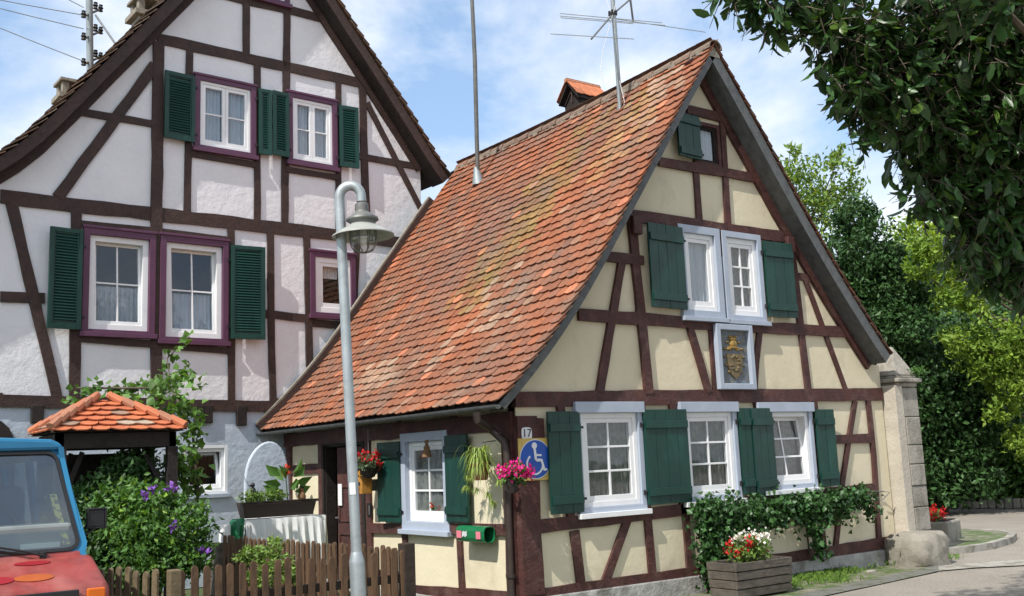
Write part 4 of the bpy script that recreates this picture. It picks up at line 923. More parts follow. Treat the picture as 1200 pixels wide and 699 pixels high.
# ================================================================== ON THE SIDE WALL
# newspaper tube
tu0, tz0 = S.px(545, 634, .1); tu1, tz1 = S.px(573, 617, .1); tzc = (tz0+tz1)/2
tube_ = thing('newspaper_box', S.pt((tu0+tu1)/2, tzc, .04), 'green newspaper tube with pink and white stripe under the spider plant', 'newspaper box')
m_gpl = mat('green_plastic', (.01, .16, .06), None, 5, .35); V = []; K = 12; mb = MB(); hw = .075
for rr2 in (1, .9):
    for u in (tu0-.02, tu1+.05):
        for k in range(K):
            g = 2*math.pi*k/K+math.pi/12; V.append(S.pt(u, tzc+rr2*.088*math.copysign(abs(math.sin(g))**.6, math.sin(g)), .13+rr2*hw*math.copysign(abs(math.cos(g))**.6, math.cos(g))))
fs = [(k, (k+1) % K, K+(k+1) % K, K+k) for k in range(K)]+[(2*K+k, 2*K+(k+1) % K, 3*K+(k+1) % K, 3*K+k) for k in range(K)]+[(K+k, K+(k+1) % K, 3*K+(k+1) % K, 3*K+k) for k in range(K)]+[tuple(range(K))]
mb.add(V, fs); mb.build('tube', m_gpl, tube_); MB().fbox(S, tu0+.05, tu1-.05, tzc-.03, tzc+.03, .02, .056).build('bracket', m_gdark, tube_)
m_pk = mat('pink_print', (.75, .22, .28), None, 5, .5); lab = MB(); oo = .2085
lab.fbox(S, tu0+.0, tu0+.10, tzc-.045, tzc+.035, oo, oo+.002); lab.fbox(S, tu1-.10, tu1-.01, tzc-.045, tzc+.035, oo, oo+.002); lab.build('label', m_pk, tube_)
lab = MB(); 
for k in range(4): lab.fbox(S, tu0+.115+.025*k, tu0+.135+.025*k, tzc-.03+.01*(k % 2), tzc+.025+.01*(k % 2), oo, oo+.002)
lab.build('print', m_sw, tube_)
# bell plaque
bu, bz = S.px(436, 597); bp_ = thing('bell_plate', S.pt(bu, bz, .03), 'small dark framed bell plate on the wall left of the side window', 'bell plate')
MB().ring(S, bu-.045, bu+.045, bz-.085, bz+.085, .018, .03, .05).build('frame', m_black, bp_); MB().fbox(S, bu-.03, bu+.03, bz-.07, bz+.07, .03, .04).build('plate', m_gdark, bp_)
# birdhouse
hu, hz = S.px(426, 567, .25); bh = thing('birdhouse', S.pt(hu, hz, .25), 'ochre wooden birdhouse under the red flower basket by the door', 'birdhouse'); m_och = mat('ochre_wood', (.50, .24, .04), (.38, .17, .03), 6, .55, .2, 30, grain=14)
MB().fbox(S, hu-.075, hu+.075, hz-.13, hz+.09, .16, .31).build('body', m_och, bh, bevel=.006)
mb = MB(); mb.prism([S.pt(hu-.10, hz+.085, .13), S.pt(hu, hz+.15, .13), S.pt(hu+.10, hz+.085, .13), S.pt(hu+.10, hz+.102, .13), S.pt(hu, hz+.17, .13), S.pt(hu-.10, hz+.102, .13)], S.N*.22); mb.build('roof', m_och, bh)
disc(hu, hz+.0, .026, .311, .314, 16, S).build('entrance_hole', m_black, bh); MB().tube([S.pt(hu, hz-.05, .31), S.pt(hu, hz-.05, .36)], .006, 6).build('perch', m_och, bh); MB().fbox(S, hu-.02, hu+.02, hz-.1, hz+.05, .02, .16).build('bracket', m_gdark, bh)
# red flower basket
ru, rz = S.px(432, 545, .28); P = S.pt(ru, rz, .28)
bk = thing('hanging_basket', P, 'small dark hanging basket above the birdhouse beside the door', 'basket'); MB().lathe(P+np.array([0, 0, -.09]), [(.0, -.08), (.07, -.07), (.11, .0), (.12, .05), (.11, .05), (.1, .01), (0, .0)], 16).build('bowl', m_dark, bk, smooth=True)
MB().tube([S.pt(ru, rz+.45, .05), S.pt(ru, rz+.45, .28), S.pt(ru, rz-.03, .28)], .006, 6).build('hook', m_gdark, bk)
flowers('geranium', P+np.array([0, 0, .02]), (.20, .18, .13), 420, .055, mat('silvery_leaf', (.16, .2, .12), (.07, .12, .05), 3, .6, attr=True, trans=.2), 0, [(m_pet_r, 8, .3)], .075, 'red flowers with silvery green leaves hanging beside the door')
# spider plant
su2, sz2 = S.px(563, 552, .26); P = S.pt(su2, sz2, .26); sp = thing('hanging_pot', P, 'terracotta pot hanging on the side wall right of the window', 'pot')
MB().lathe(P, [(.0, -.10), (.075, -.10), (.105, .06), (.115, .06), (.115, .09), (.095, .09), (.09, .05), (0, .04)], 18).build('pot', m_terra, sp, smooth=True); MB().tube([S.pt(su2, sz2+.32, .04), S.pt(su2, sz2+.30, .24), P+np.array([0, 0, .1])], .006, 6).build('bracket', m_gdark, sp)
spp = thing('spider_plant', P+np.array([0, 0, .08]), 'spider plant with long arching yellow green blades on the side wall', 'plant'); m_sp = mat('spider_blade', (.30, .38, .10), (.2, .3, .06), 6, .5, attr=True, trans=.3)
def blades(c, n, Lr, w, drop, mb, upm=.5):
    for _ in range(n):
        a = rng.uniform(0, 6.283); L = rng.uniform(*Lr); o = np.array([math.cos(a), math.sin(a), 0]); e = rng.uniform(.1, upm*2); V = []; sd = np.array([-o[1], o[0], 0]); k = rng.uniform(.75, 1.3); lean = rng.uniform(.35, 1)
        for i in range(7):
            t = i/6; p = np.array(c)+o*L*(lean*(t-.25*t*t))*.8+np.array([0, 0, 1])*L*(e*t-(e*.6+drop)*t*t); ww = w*(1-t**2)*.5+.0008; V += [p+sd*ww, p-sd*ww]
        mb.add(V, [(2*i, 2*i+1, 2*i+3, 2*i+2) for i in range(6)], (k, k, k*.9))
mb = MB(); blades(P+np.array([0, 0, .08]), 260, (.24, .52), .016, .55, mb, .8); 
for (x, y) in ((546, 572), (572, 580), (585, 565), (578, 590), (560, 575), (549, 560)):
    q = S.pt(*S.px(x, y, .24), .24); blades(q, 28, (.08, .2), .011, .6, mb); mb.tube([P+np.array([0, 0, .08]), (P+q)/2+np.array([0, 0, .12]), q], .003, 4)
mb.build('blades', m_sp, spp)
# pink flowers at the corner
P = G.pt(*G.px(604, 556, .22), .22); pk = thing('hanging_pot', P, 'small dark pot of pink flowers fixed at the corner post', 'pot'); MB().lathe(P+np.array([-.05, 0, -.12]), [(0, -.07), (.05, -.07), (.075, .04), (.08, .06), (.07, .06), (0, .04)], 14).build('pot', m_dark, pk, smooth=True)
MB().tube([P+np.array([-.05, 0, -.1]), P+np.array([-.05, .22, -.1])], .007, 6).build('bracket', m_gdark, pk)
t = flowers('geranium', P, (.17, .15, .12), 240, .05, m_lfmid, 0, [(m_pet_p, 13, .25)], .07, 'bright pink flowers hanging in front of the blue sign')
q = G.pt(*G.px(613, 561, .2), .2)
# straw ornament in the side window
ou, oz = S.px(500, 523, .09); od = thing('straw_ornament', S.pt(ou, oz, .09), 'small straw figure ornament hung in the side window head', 'ornament'); m_straw = mat('straw', (.26, .15, .07), (.14, .08, .04), 20, .9, .6, 60)
MB().lathe(S.pt(ou, oz-.05, .09), [(.0, -.09), (.06, -.08), (.035, .03), (.02, .07), (0, .08)], 12).build('body', m_straw, od); MB().ball(S.pt(ou, oz+.05, .09), .028, 8).build('head', m_straw, od)
mb = MB(); mb.tube([S.pt(ou-.06, oz-.02, .09), S.pt(ou, oz+.01, .1), S.pt(ou+.06, oz-.02, .09)], .012, 6); mb.build('arms', m_straw, od)
# flowers on the inner sill of the side window
q = S.pt((sr[0]+sr[1])/2+.05, sr[2]+.24, -.11); flowers('geranium', q, (.06, .17, .10), 140, .05, m_lfmid, 0, [(m_pet_o, 5, .3)], .06, 'red flowers behind the lower panes of the side window')
# ================================================================== AERIALS
def roof_pt(F, x, y):
    best = None
    for t in np.linspace(8, 18, 800):
        p = C0+ray(x, y)*t; u = (p-G.O) @ G.U
        if u < APX[0] and p[2] < np.interp(u, [a[0] for a in PL], [a[1] for a in PL]): return p
b = roof_pt(G, 727, 128); an = thing('tv_aerial', b, 'galvanised television aerial with long cross rods on the cottage roof', 'aerial')
f_, r2_, u_ = [CM @ v for v in (_fw, _rt, _up)]
dpt = float((b-C0) @ (CM @ np.array([0, 0, 1.]))); A = lambda x, y, dd=0: at_depth(x, y, dpt+dd)
top = A(716, -30); lean = (top-b)/np.linalg.norm(top-b)
MB().tube([b-np.array([0, 0, .1]), top], .032, 10).build('mast', m_galv, an, smooth=True)
MB().lathe(b+np.array([0, 0, -.12]), [(.09, -.1), (.06, .1), (.034, .2)], 12).build('mast_flashing', m_gdark, an)
MB().tube([A(693, 46, -.5), A(718, 17), A(738, 0, .5)], .014, 6).build('boom', m_gdark, an); MB().tube([A(738, -6, .5), A(742, 26, .5)], .016, 6).build('boom', m_gdark, an)
for (x0, y0, x1, y1, d0, d1) in ((656, 16, 776, 27, .0, .0), (656, 19, 780, 30, .1, .1), (645, 40, 743, 46, -.5, -.5), (718, 22, 827, 38, .3, .5), (657, 21, 742, 28, .4, .4)): MB().tube([A(x0, y0, d0), A(x1, y1, d1)], .006, 5).build('rod', m_galv, an)
MB().box(A(718, 16), (.09, .09, .07)).build('clamp', m_black, an)
mb = MB(); mb.tube([A(722, 4, -.04), A(713, 35, -.06), A(706, 62, -.05), A(704, 82, -.05), A(708, 102, -.04)], .0045, 5); mb.tube([A(709, -5, -.04), A(716, 14, -.05)], .0045, 5); mb.tube([A(726, 95, -.05), A(732, 120, -.06), A(729, 133, -.04)], .005, 5); mb.build('cable', m_wpaint, an)
b = roof_pt(G, 560, 216); ms = thing('mast', b, 'slim grey pole rising from the far end of the cottage roof', 'mast'); dpt = float((b-C0) @ (CM @ np.array([0, 0, 1.])))
MB().tube([b-np.array([0, 0, .1]), at_depth(556.5, 70, dpt), at_depth(552, -25, dpt)], [.036, .036, .03], 10).build('pole', m_gdark, ms, smooth=True); MB().tube([at_depth(561, 216, dpt), at_depth(558, 196, dpt)], [.11, .042], 12).build('flashing', m_galv, ms, smooth=True)
mb = MB(); P = at_depth(551, 219, dpt); mb.add([b+np.array([.0, 0, .04]), at_depth(550, 220, dpt-.1), at_depth(562, 221, dpt-.12), at_depth(566, 208, dpt-.05)], [(0, 1, 2, 3)]); 
# tiled hood of the chimney behind the ridge
hx = APX[0]+.35; F2 = Wall((hx, 0, 0), (0, -1, 0)); pk_ = F2.px(668, 95); pl_ = F2.px(655, 122); pr_ = F2.px(690, 120); print('hood', pk_, pl_, pr_)
hc = house; y0 = -pk_[0]; z1 = pk_[1]-.07; hw = .25; zb2 = z1-.29
dm = MB(); dm.prism([(hx+.04, y0-hw*.85, zb2-.5), (hx+.04, y0+hw*.85, zb2-.5), (hx+.04, y0+hw*.85, zb2+.02), (hx+.04, y0, z1-.05), (hx+.04, y0-hw*.85, zb2+.02)], (.55, 0, 0)); dmo = dm.build('dormer', m_dark, roof)
for sd in (-1, 1):
    e_ = [Wall((0, y0, 0), (1, 0, 0))]
    V = [(hx-.06, y0, z1), (hx-.06, y0+sd*hw, zb2), (hx+.62, y0+sd*hw, zb2), (hx+.62, y0, z1)]; MB().prism(V, (0, 0, .045)).build('dormer_roof', m_dark, dmo)
    mb = MB()
    for i in range(3):
        for j in range(4):
            t0 = i/3.; pa = np.array([hx-.09+j*.178, y0+sd*hw*(1-t0)*1.06, zb2+(z1-zb2)*t0+.065]); up_ = np.array([0, -sd*hw, z1-zb2])/3*1.25; mb.prism([pa, pa+np.array([.085, sd*.025, -.02]), pa+np.array([.172, 0, 0]), pa+np.array([.172, 0, 0])+up_, pa+up_], (0, 0, .014))
            mb.c[-10:] = [lrp(OR, (.6, .2, .09), random.random())]*10
    mb.build('roof_tiles', m_tilen, dmo)
mb = MB(); mb.tube([(hx-.1, y0, z1+.06), (hx+.62, y0, z1+.06)], .035, 8); mb.c = [(.42, .2, .12)]*len(mb.c); mb.build('ridge_tiles', m_tilen, dmo)
mb = MB(); mb.tube([(hx+.02, y0-.19, zb2+.0), (hx+.02, y0, z1-.08)], .014, 4); mb.tube([(hx+.02, y0+.19, zb2+.0), (hx+.02, y0, z1-.08)], .014, 4); mb.tube([(hx+.02, y0, zb2), (hx+.02, y0, z1-.08)], .014, 4); mb.build('louvre_frame', m_beamL, dmo)
# service mast with insulators behind the big roof
D0 = 18.5; Q = lambda x, y, dd=0: at_depth(x, y, D0+dd); um = thing('utility_mast', Q(106, 105), 'grey service mast with insulators and brackets behind the big house roof', 'mast')
MB().tube([Q(106, 112), Q(104.5, -8)], .062, 10).build('pole', m_galv, um, smooth=True); MB().tube([Q(106, 95), Q(106, 86)], [.1, .07], 10).build('collar', m_gdark, um)
for y in (14, 40, 70):
    MB().tube([Q(97, y+6, -.2), Q(118, y-3, .3)], .022, 5).build('cross_arm', m_post if y == 70 else m_gdark, um)
    for x, yy, dd in ((98, y+3, -.2), (112, y-7, .2), (118, y-4, .3)): MB().lathe(Q(x, yy, dd), [(0, -.07), (.045, -.06), (.03, -.02), (.05, .0), (.03, .04), (.04, .06), (0, .08)], 8).build('insulator', m_black, um, smooth=True)
MB().tube([Q(112, 18, .0), Q(139, 57, -1.5)], .02, 5).build('stay', m_gdark, um)
for i, (y0_, x1, y1) in enumerate(((9, 75, -4), (18, 0, -6), (34, 0, 4), (72, 0, 27))):
    xe = -260; ye = y1+(y1-y0_)*((xe-x1)/(x1-97.))*-1 if False else y0_+(y1-y0_)*(xe-97)/(x1-97.)
    mb = MB(); n = 12; P0, P1 = Q(98, y0_, -.2), at_depth(xe, ye, D0+2); mb.tube([P0+(P1-P0)*k/n-np.array([0, 0, .15*math.sin(math.pi*k/n)]) for k in range(n+1)], .008, 4)
    rootmesh('power_line', mb, m_gdark, P0, ['topmost thin overhead wire running left from the service mast', 'second overhead wire from the top, running left from the mast', 'third overhead wire from the top, running left from the mast', 'lowest overhead wire leaving the mast at its bottom bracket'][i], 'wire', 'overhead wires left of the mast')
for x, y in ((88, 15), (88, 42)): 
    pass
# ================================================================== STREET LAMP
LD = 7.0; lp = at_depth(417.5, 652, LD); bx, by = lp[0]+.030, lp[1]-.021
lamp = thing('street_lamp', (bx, by, 0), 'galvanised street lamp with curved neck and caged glass lantern', 'street lamp')
Wl = Wall((bx, by, 0), CM @ _rt); z_b = lp[2]; ztp = Wl.px(401, 232)[1]; cxu = 27*LD/CF; R_ = cxu/2
MB().tube([(bx, by, 0), (bx, by, z_b-.05), (bx, by, z_b-.03), (bx, by, z_b+.03)], [.053, .053, .053, .037], 20).build('base', m_galv, lamp, smooth=True)
arc = [Wl.pt(R_-R_*math.cos(g), ztp+R_*1.1*math.sin(g)) for g in np.linspace(0, math.pi, 16)]
MB().tube([(bx, by, z_b+.02), (bx, by, 1.9)]+[(bx, by, ztp-.1)]+arc+[Wl.pt(cxu, ztp-.04)], .036, 18).build('pole', m_galv, lamp, smooth=True)
MB().fbox(Wl, -.02, .02, z_b+.42, z_b+.5, .03, .038).build('sticker', m_wpaint, lamp)
MB().fbox(Wl, -.03, .03, .35, .75, .045, .056).build('service_door', m_galv, lamp)
k = LD/CF; zc = Wl.px(428, 243)[1]; c = Wl.pt(cxu, zc)
hd = MB().lathe(c, [(.036, .03), (.048, .02), (.052, -.02), (.048, -.035), (.05, -.04), (.07, -.055), (.095, -.075), (.10, -.085)], 28).build('lamp_head', m_gdark, lamp, smooth=True)
MB().lathe(c, [(.09, -.072), (.115, -.085), (.118, -.10), (.108, -.108), (.095, -.115), (.09, -.13)], 28).build('collar', m_gdark, hd, smooth=True)
sd_ = MB().lathe(c, [(.085, -.125), (.10, -.14), (.16, -.175), (.222, -.212), (.224, -.221), (.219, -.221), (.155, -.186), (.09, -.155), (.05, -.15)], 40).build('lamp_shade', mat('grey_enamel', (.36, .37, .34), (.3, .31, .28), 6, .4), lamp, smooth=True)
gl = MB().lathe(c, [(.085, -.155), (.092, -.19), (.094, -.24), (.088, -.28), (.068, -.312), (.035, -.330), (0, -.335)], 28).build('glass_globe', glass_mat('lantern_glass', (.95, .97, .95), 1.4, .06), lamp, smooth=True)
MB().lathe(c, [(0, -.15), (.022, -.155), (.028, -.20), (.026, -.26), (.014, -.28), (0, -.285)], 14).build('bulb', mat('frosted_bulb', (.7, .7, .66), None, 4, .3), gl, smooth=True)
mb = MB()
for q in range(8):
    g = 6.283*q/8; dr_ = np.array([math.cos(g), math.sin(g), 0]); mb.tube([c+dr_*r+np.array([0, 0, z]) for r, z in ((.096, -.16), (.101, -.24), (.094, -.285), (.072, -.32), (.036, -.338), (.0, -.343))], .0042, 5)
for z, r in ((-.235, .101),): mb.tube([c+np.array([r*math.cos(g), r*math.sin(g), z]) for g in np.linspace(0, 6.283, 25)], .004, 5)
mb.build('cage', m_gdark, lamp)
lamp.rotation_mode = 'QUATERNION'; lamp.rotation_quaternion = Matrix.Rotation(-.033, 3, Vector([float(x) for x in CM @ _fw])).to_quaternion()
# ================================================================== PICKET FENCES
def fence(a, b, n, hgt, w, label, m, post_ends=(), pm=None, gap_top=0, name='picket_fence', th=.02, rails=(.28, .72), rt_off=.03):
    a = np.array([*a, 0.]); b = np.array([*b, 0.]); F = Wall(a, b-a); L = np.linalg.norm(b-a); t = thing(name, a, label, 'fence')
    for i in range(n):
        u = L*(i+.5)/n; h = hgt+random.uniform(-.02, .02); tl = random.uniform(-.012, .012); x0, x1 = u-w/2, u+w/2; ww = w/2
        top = [(u+ww*math.cos(g)+tl, h-ww+ww*math.sin(g)*1.1) for g in np.linspace(0, math.pi, 6)]
        poly = [(x0, .04), (x1, .04)]+top; MB().prism([F.pt(p[0], p[1], .0) for p in poly], F.N*th).build('picket', m, t)
    for z in rails: MB().fbox(F, 0, L, hgt*z-.035, hgt*z+.035, -rt_off-.015, -.003).build('rail', m_picketd if m is m_picket else m, t)
    for (u, s_, hh_, mm) in post_ends: MB().fbox(F, u-s_/2, u+s_/2, 0, hh_, -s_+.02, .035).build('post', mm, t, bevel=.008)
    return t
FA = on_ground(205, 668, .92)[:2]; FB = on_ground(478, 641, .93)[:2]; FC = on_ground(262, 629, .93)[:2]
print('fence', FA, FB, FC)
fence(FA, FB, 21, .92, .052, 'front picket fence of round topped brown pickets behind the street lamp', m_picket, [(0, .09, .92, m_post), (np.linalg.norm(FB-FA), .11, .96, m_picketd)])
fence(FB+np.array([-.02, .12]), FC, 34, .93, .055, 'side picket fence running back from the dark corner post to the cloth covered table', m_picket)
fence(FA+np.array([-.10, .02]), FA+np.array([-.35, .9]), 7, .92, .07, 'short return of close set pickets left of the pale post', m_post)
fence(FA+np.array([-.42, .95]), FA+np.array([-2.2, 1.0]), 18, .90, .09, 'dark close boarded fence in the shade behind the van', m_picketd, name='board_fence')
# ================================================================== VAN
class Pl:
    def __init__(s, O, U, V): s.O = np.array(O, float); s.U = unit(np.array(U, float)); s.V = unit(np.array(V, float)); s.N = np.cross(s.U, s.V)
    def pt(s, u, z, off=0.): return s.O+s.U*u+s.V*z+s.N*off
m_red = mat('faded_red_paint', (.30, .045, .038), (.25, .04, .035), 3, .42, .05, 30, stain=(.36, .13, .11), sscale=2.5, samt=(.42, .75), grain=6); m_vblue = mat('bright_blue_paint', (.02, .17, .32), (.018, .145, .28), 3, .38)
wy0, wy1 = 6.72, 7.06
xa = Wall((0, wy0, 0), (1, 0, 0)).px(94, 641); xb = Wall((0, wy1, 0), (1, 0, 0)).px(63, 530); zr1 = Wall((0, wy1+.08, 0), (1, 0, 0)).px(40, 521)[1]; print('van', xa, xb, zr1)
XW = xa[0]+.04; HWD = .80; XC = XW-HWD; ZB = xa[1]-.05; ZT = xb[1]+.03; HT = xb[0]+.05-XC
van = thing('van', (XC, 8.6, 0), 'old van with faded red nose painted with dots and bright blue cab', 'van')
YR = 10.3; nose = Wall((0, 6.3, 0), (1, 0, 0)); zn = nose.px(80, 687)[1]; print('nose z', zn, ZB)
low = [(6.30, .30), (6.27, zn-.03), (6.30, zn+.0), (6.34, zn+.015), (wy0-.02, ZB), (YR, ZB), (YR, .30)]
def extr(prof, h0, h1=None): mb = MB(); V = [(XC-h0, y, z) for y, z in prof]+[(XC+h0, y, z) for y, z in prof]; n = len(prof); mb.add(V, [tuple(range(n))[::-1], tuple(range(n, 2*n))]+[(i, (i+1) % n, n+(i+1) % n, n+i) for i in range(n)]); return mb
body = extr(low, HWD+.035).build('body', m_red, van, bevel=.05)
for q in body.modifiers: q.segments = 4
# cab: roof, pillars, sides
def cabx(z): t = (z-ZB)/(ZT-ZB); return HWD+(HT-HWD)*t
WS = Pl((XC, wy0, ZB), (1, 0, 0), (0, wy1-wy0, ZT-ZB)); Lw = math.hypot(wy1-wy0, ZT-ZB)
def wpoly(ins, z0, z1, n=5, rad=.07):
    """rounded trapezium on the windscreen plane"""
    out = []
    for (sx, z, zs) in ((-1, z0, 1), (1, z0, 1), (1, z1, -1), (-1, z1, -1)):
        hx_ = (HWD+(HT-HWD)*z/Lw)-ins; c_ = (sx*(hx_-rad), z+zs*rad); a0 = {(-1, 1): 180, (1, 1): 270, (1, -1): 0, (-1, -1): 90}[(sx, zs)]
        for k in range(n): g = math.radians(a0+90*k/(n-1)); out.append((c_[0]+rad*math.cos(g), c_[1]+rad*math.sin(g)))
    return out
def frame_mesh(P, outer, inner, o0, o1):
    mb = MB(); n = len(outer); V = [P.pt(*p, o1) for p in outer]+[P.pt(*p, o1) for p in inner]+[P.pt(*p, o0) for p in outer]+[P.pt(*p, o0) for p in inner]; fs = []
    for i in range(n): j = (i+1) % n; fs += [(i, j, n+j, n+i), (2*n+i, 3*n+i, 3*n+j, 2*n+j), (i, 2*n+i, 2*n+j, j), (n+i, n+j, 3*n+j, 3*n+i)]
    mb.add(V, fs); return mb
frame_mesh(WS, wpoly(-.005, -.02, Lw+.03, rad=.10), wpoly(.036, .035, Lw-.035, rad=.07), -.05, .0).build('windscreen_surround', m_vblue, van, smooth=True)
frame_mesh(WS, wpoly(.032, .03, Lw-.030, rad=.07), wpoly(.050, .05, Lw-.050, rad=.06), -.012, .012).build('rubber_seal', m_black, van, smooth=True)
mb = MB(); wp = wpoly(.04, .04, Lw-.04, rad=.065); mb.prism([WS.pt(*p, -.004) for p in wp], WS.N*.004); mb.build('windscreen', glass_mat('van_glass', (.72, .78, .78), 1.5, .10), van)
rp = [(-HT-.005, ZT-.02), (-HT+.01, ZT+.02), (-HT+.07, ZT+.05), (-HT*.4, ZT+.07), (0, ZT+.075), (HT*.4, ZT+.07), (HT-.07, ZT+.05), (HT-.01, ZT+.02), (HT+.005, ZT-.02)]
mb = MB(); mb.prism([(XC+a, wy1-.04, b) for a, b in rp], (0, YR-wy1+.02, 0)); ro_ = mb.build('roof', m_vblue, van, bevel=.03)
for sd in (-1, 1):
    V = lambda y, z, o=0: np.array([XC+sd*(cabx(z)-.002+o), y, z]); mb = MB(); wz0, wz1 = ZB+.1, ZT-.07
    segs = [(wy0, 7.1, 'x'), (8.1, 8.35, 'x'), (YR-.2, YR, 'x')]
    def pan(y0a, y1a, z0a, z1a, yt0=None, yt1=None): mb.box8([V(y0a, z0a), V(y1a, z0a), V(y1a, z0a, -.03), V(y0a, z0a, -.03), V(yt0 if yt0 else y0a, z1a), V(yt1 if yt1 else y1a, z1a), V(yt1 if yt1 else y1a, z1a, -.03), V(yt0 if yt0 else y0a, z1a, -.03)])
    pan(wy0, YR, ZB, wz0, wy0+.05, YR); pan(wy0+.05, wy0+.13, wz0, wz1, wy1-.05, wy1+.04); pan(8.05, 8.2, wz0, wz1); pan(9.15, 9.25, wz0, wz1); pan(YR-.12, YR, wz0, wz1); pan(wy1-.05, YR, wz1, ZT); mb.build('side_panel', m_vblue, van)
    for y0a, y1a in ((wy0+.2, 8.05), (8.2, 9.15), (9.25, YR-.12)):
        g_ = MB(); g_.box8([V(y0a-.06, wz0, -.012), V(y1a, wz0, -.012), V(y1a, wz0, -.018), V(y0a-.06, wz0, -.018), V(y0a+(.12 if y0a < 7 else 0), wz1, -.012), V(y1a, wz1, -.012), V(y1a, wz1, -.018), V(y0a+(.12 if y0a < 7 else 0), wz1, -.018)]); g_.build('side_window', m_glass, van)
MB().box((XC, YR-.02, (ZB+ZT)/2), (2*HWD-.08, .04, ZT-ZB)).build('rear_panel', m_vblue, van)
MB().box8([WS.pt(*p_, o_) for o_ in (-.03, .004) for p_ in ((-HWD+.02, -.05), (HWD-.02, -.05), (HWD-.045, .028), (-HWD+.045, .028))]).build('cowl', m_red, van)
# cabin: dash, wheel, seats
MB().box((XC, wy0+.22, ZB+.0), (2*HWD-.12, .34, .10)).build('dashboard', m_black, van, bevel=.02)
db_ = MB().box((XC+.42, wy0+.20, ZB+.12), (.62, .24, .15)); db_.build('parcel_box', mat('grey_card', (.22, .25, .25), None, 5, .8), van, bevel=.02)
sw = MB(); sc_ = np.array([XC+.28, wy0+.50, ZB+.17]); 
rg = [sc_+np.array([.2*math.cos(g), .2*math.sin(g)*.45, .2*math.sin(g)*.75]) for g in np.linspace(0, 6.283, 28)]; sw.tube(rg, .013, 7); sw.tube([rg[0], sc_, rg[14]], .012, 5); sw.tube([sc_, sc_+np.array([0, -.2, -.2])], .02, 6); sw.build('steering_wheel', m_black, van, smooth=True)
m_seat = mat('blue_seat', (.05, .08, .13), None, 5, .9)
for x in (-.42, .38): MB().box((XC+x, wy0+1.1, ZB+.12), (.5, .14, .62)).build('seat', m_seat, van, bevel=.06)
mb = MB(); mb.box((XC+.55, wy0+.10, ZB+.07), (.22, .06, .03)); mb.box((XC+.2, wy0+.11, ZB+.066), (.14, .09, .01)); mb.build('papers', m_wpaint, van)
mb = MB(); mb.fbox(WS, HWD-.115, HWD-.085, .16, .42, -.008, -.006) if False else mb.box8([WS.pt(*p, o) for o in (-.009, -.006) for p in ((HWD-.13, .08), (HWD-.09, .08), (HWD-.145, .42), (HWD-.185, .42))]); mb.build('sticker_strip', mat('yellow_sticker', (.5, .45, .12), (.1, .1, .08), 30, .6, sharp=(.5, .55)), van)
MB().box8([np.array([XC+s1*(HWD+.037), y_, z_]) for y_ in (6.78, 6.79) for s1, z_ in ((-1, .4), (1, .4), (1, ZB-.03), (-1, ZB-.03))]).build('panel_gap', m_black, van)
# wipers, cowl grille, dots, front
HD = Pl((XC, 6.34, zn+.015), (1, 0, 0), (0, wy0-.02-6.34, ZB-zn-.015)); LH = math.hypot(wy0-.36, ZB-zn-.015)
mb = MB()
for x0, x1_, zz1 in ((.55, .02, .16), (.0, -.5, .15)):
    mb.tube([WS.pt(x0, .0, .03), WS.pt(x0-.1, .035, .035), WS.pt(x1_+.25, .09, .02)], .007, 5); mb.tube([WS.pt(x0-.12, .03, .014), WS.pt(x1_-.02, zz1-.03, .014)], .008, 5); mb.lathe(WS.pt(x0, .0, .01), [(.02, -.02), (.02, .03), (0, .035)], 8)
mb.build('wiper', m_black, van)
mb = MB()
for q in range(5): mb.box8([HD.pt(*p, o) for o in (.002, .006) for p in ((-.35, LH-.06-.024*q), (.45, LH-.06-.024*q), (.45, LH-.05-.024*q), (-.35, LH-.05-.024*q))])
mb.build('cowl_grille', m_black, van)
def dot(px, py, ru, rv, m):
    d = ray(px, py); t = ((HD.O-C0) @ HD.N)/(d @ HD.N); P = C0+d*t-HD.O; u, v = P @ HD.U, P @ HD.V
    MB().prism([HD.pt(u+ru*math.cos(g), v+rv*math.sin(g), .0035) for g in np.linspace(0, 6.283, 24, endpoint=False)], HD.N*.0015).build('painted_dot', m, van)
m_dr = mat('red_dot_paint', (.30, .012, .02), None, 5, .4); m_do = mat('orange_dot_paint', (.45, .10, .02), None, 5, .4)
dot(38, 661, .10, .028, m_dr); dot(40, 678, .105, .05, m_do); dot(-4, 682, .09, .05, m_dr)
FN = Wall((0, 6.27, 0), (1, 0, 0)); zg = zn-.02
mb = MB(); mb.fbox(FN, XC-.62, XC+.66, .62, zg, .0, .012); mb.build('grille', m_black, van, bevel=.01)
mb = MB()
for q in range(5): mb.fbox(FN, XC-.4, XC+.4, .66+.045*q, .672+.045*q, .012, .024)
mb.build('grille_bar', m_gdark, van)
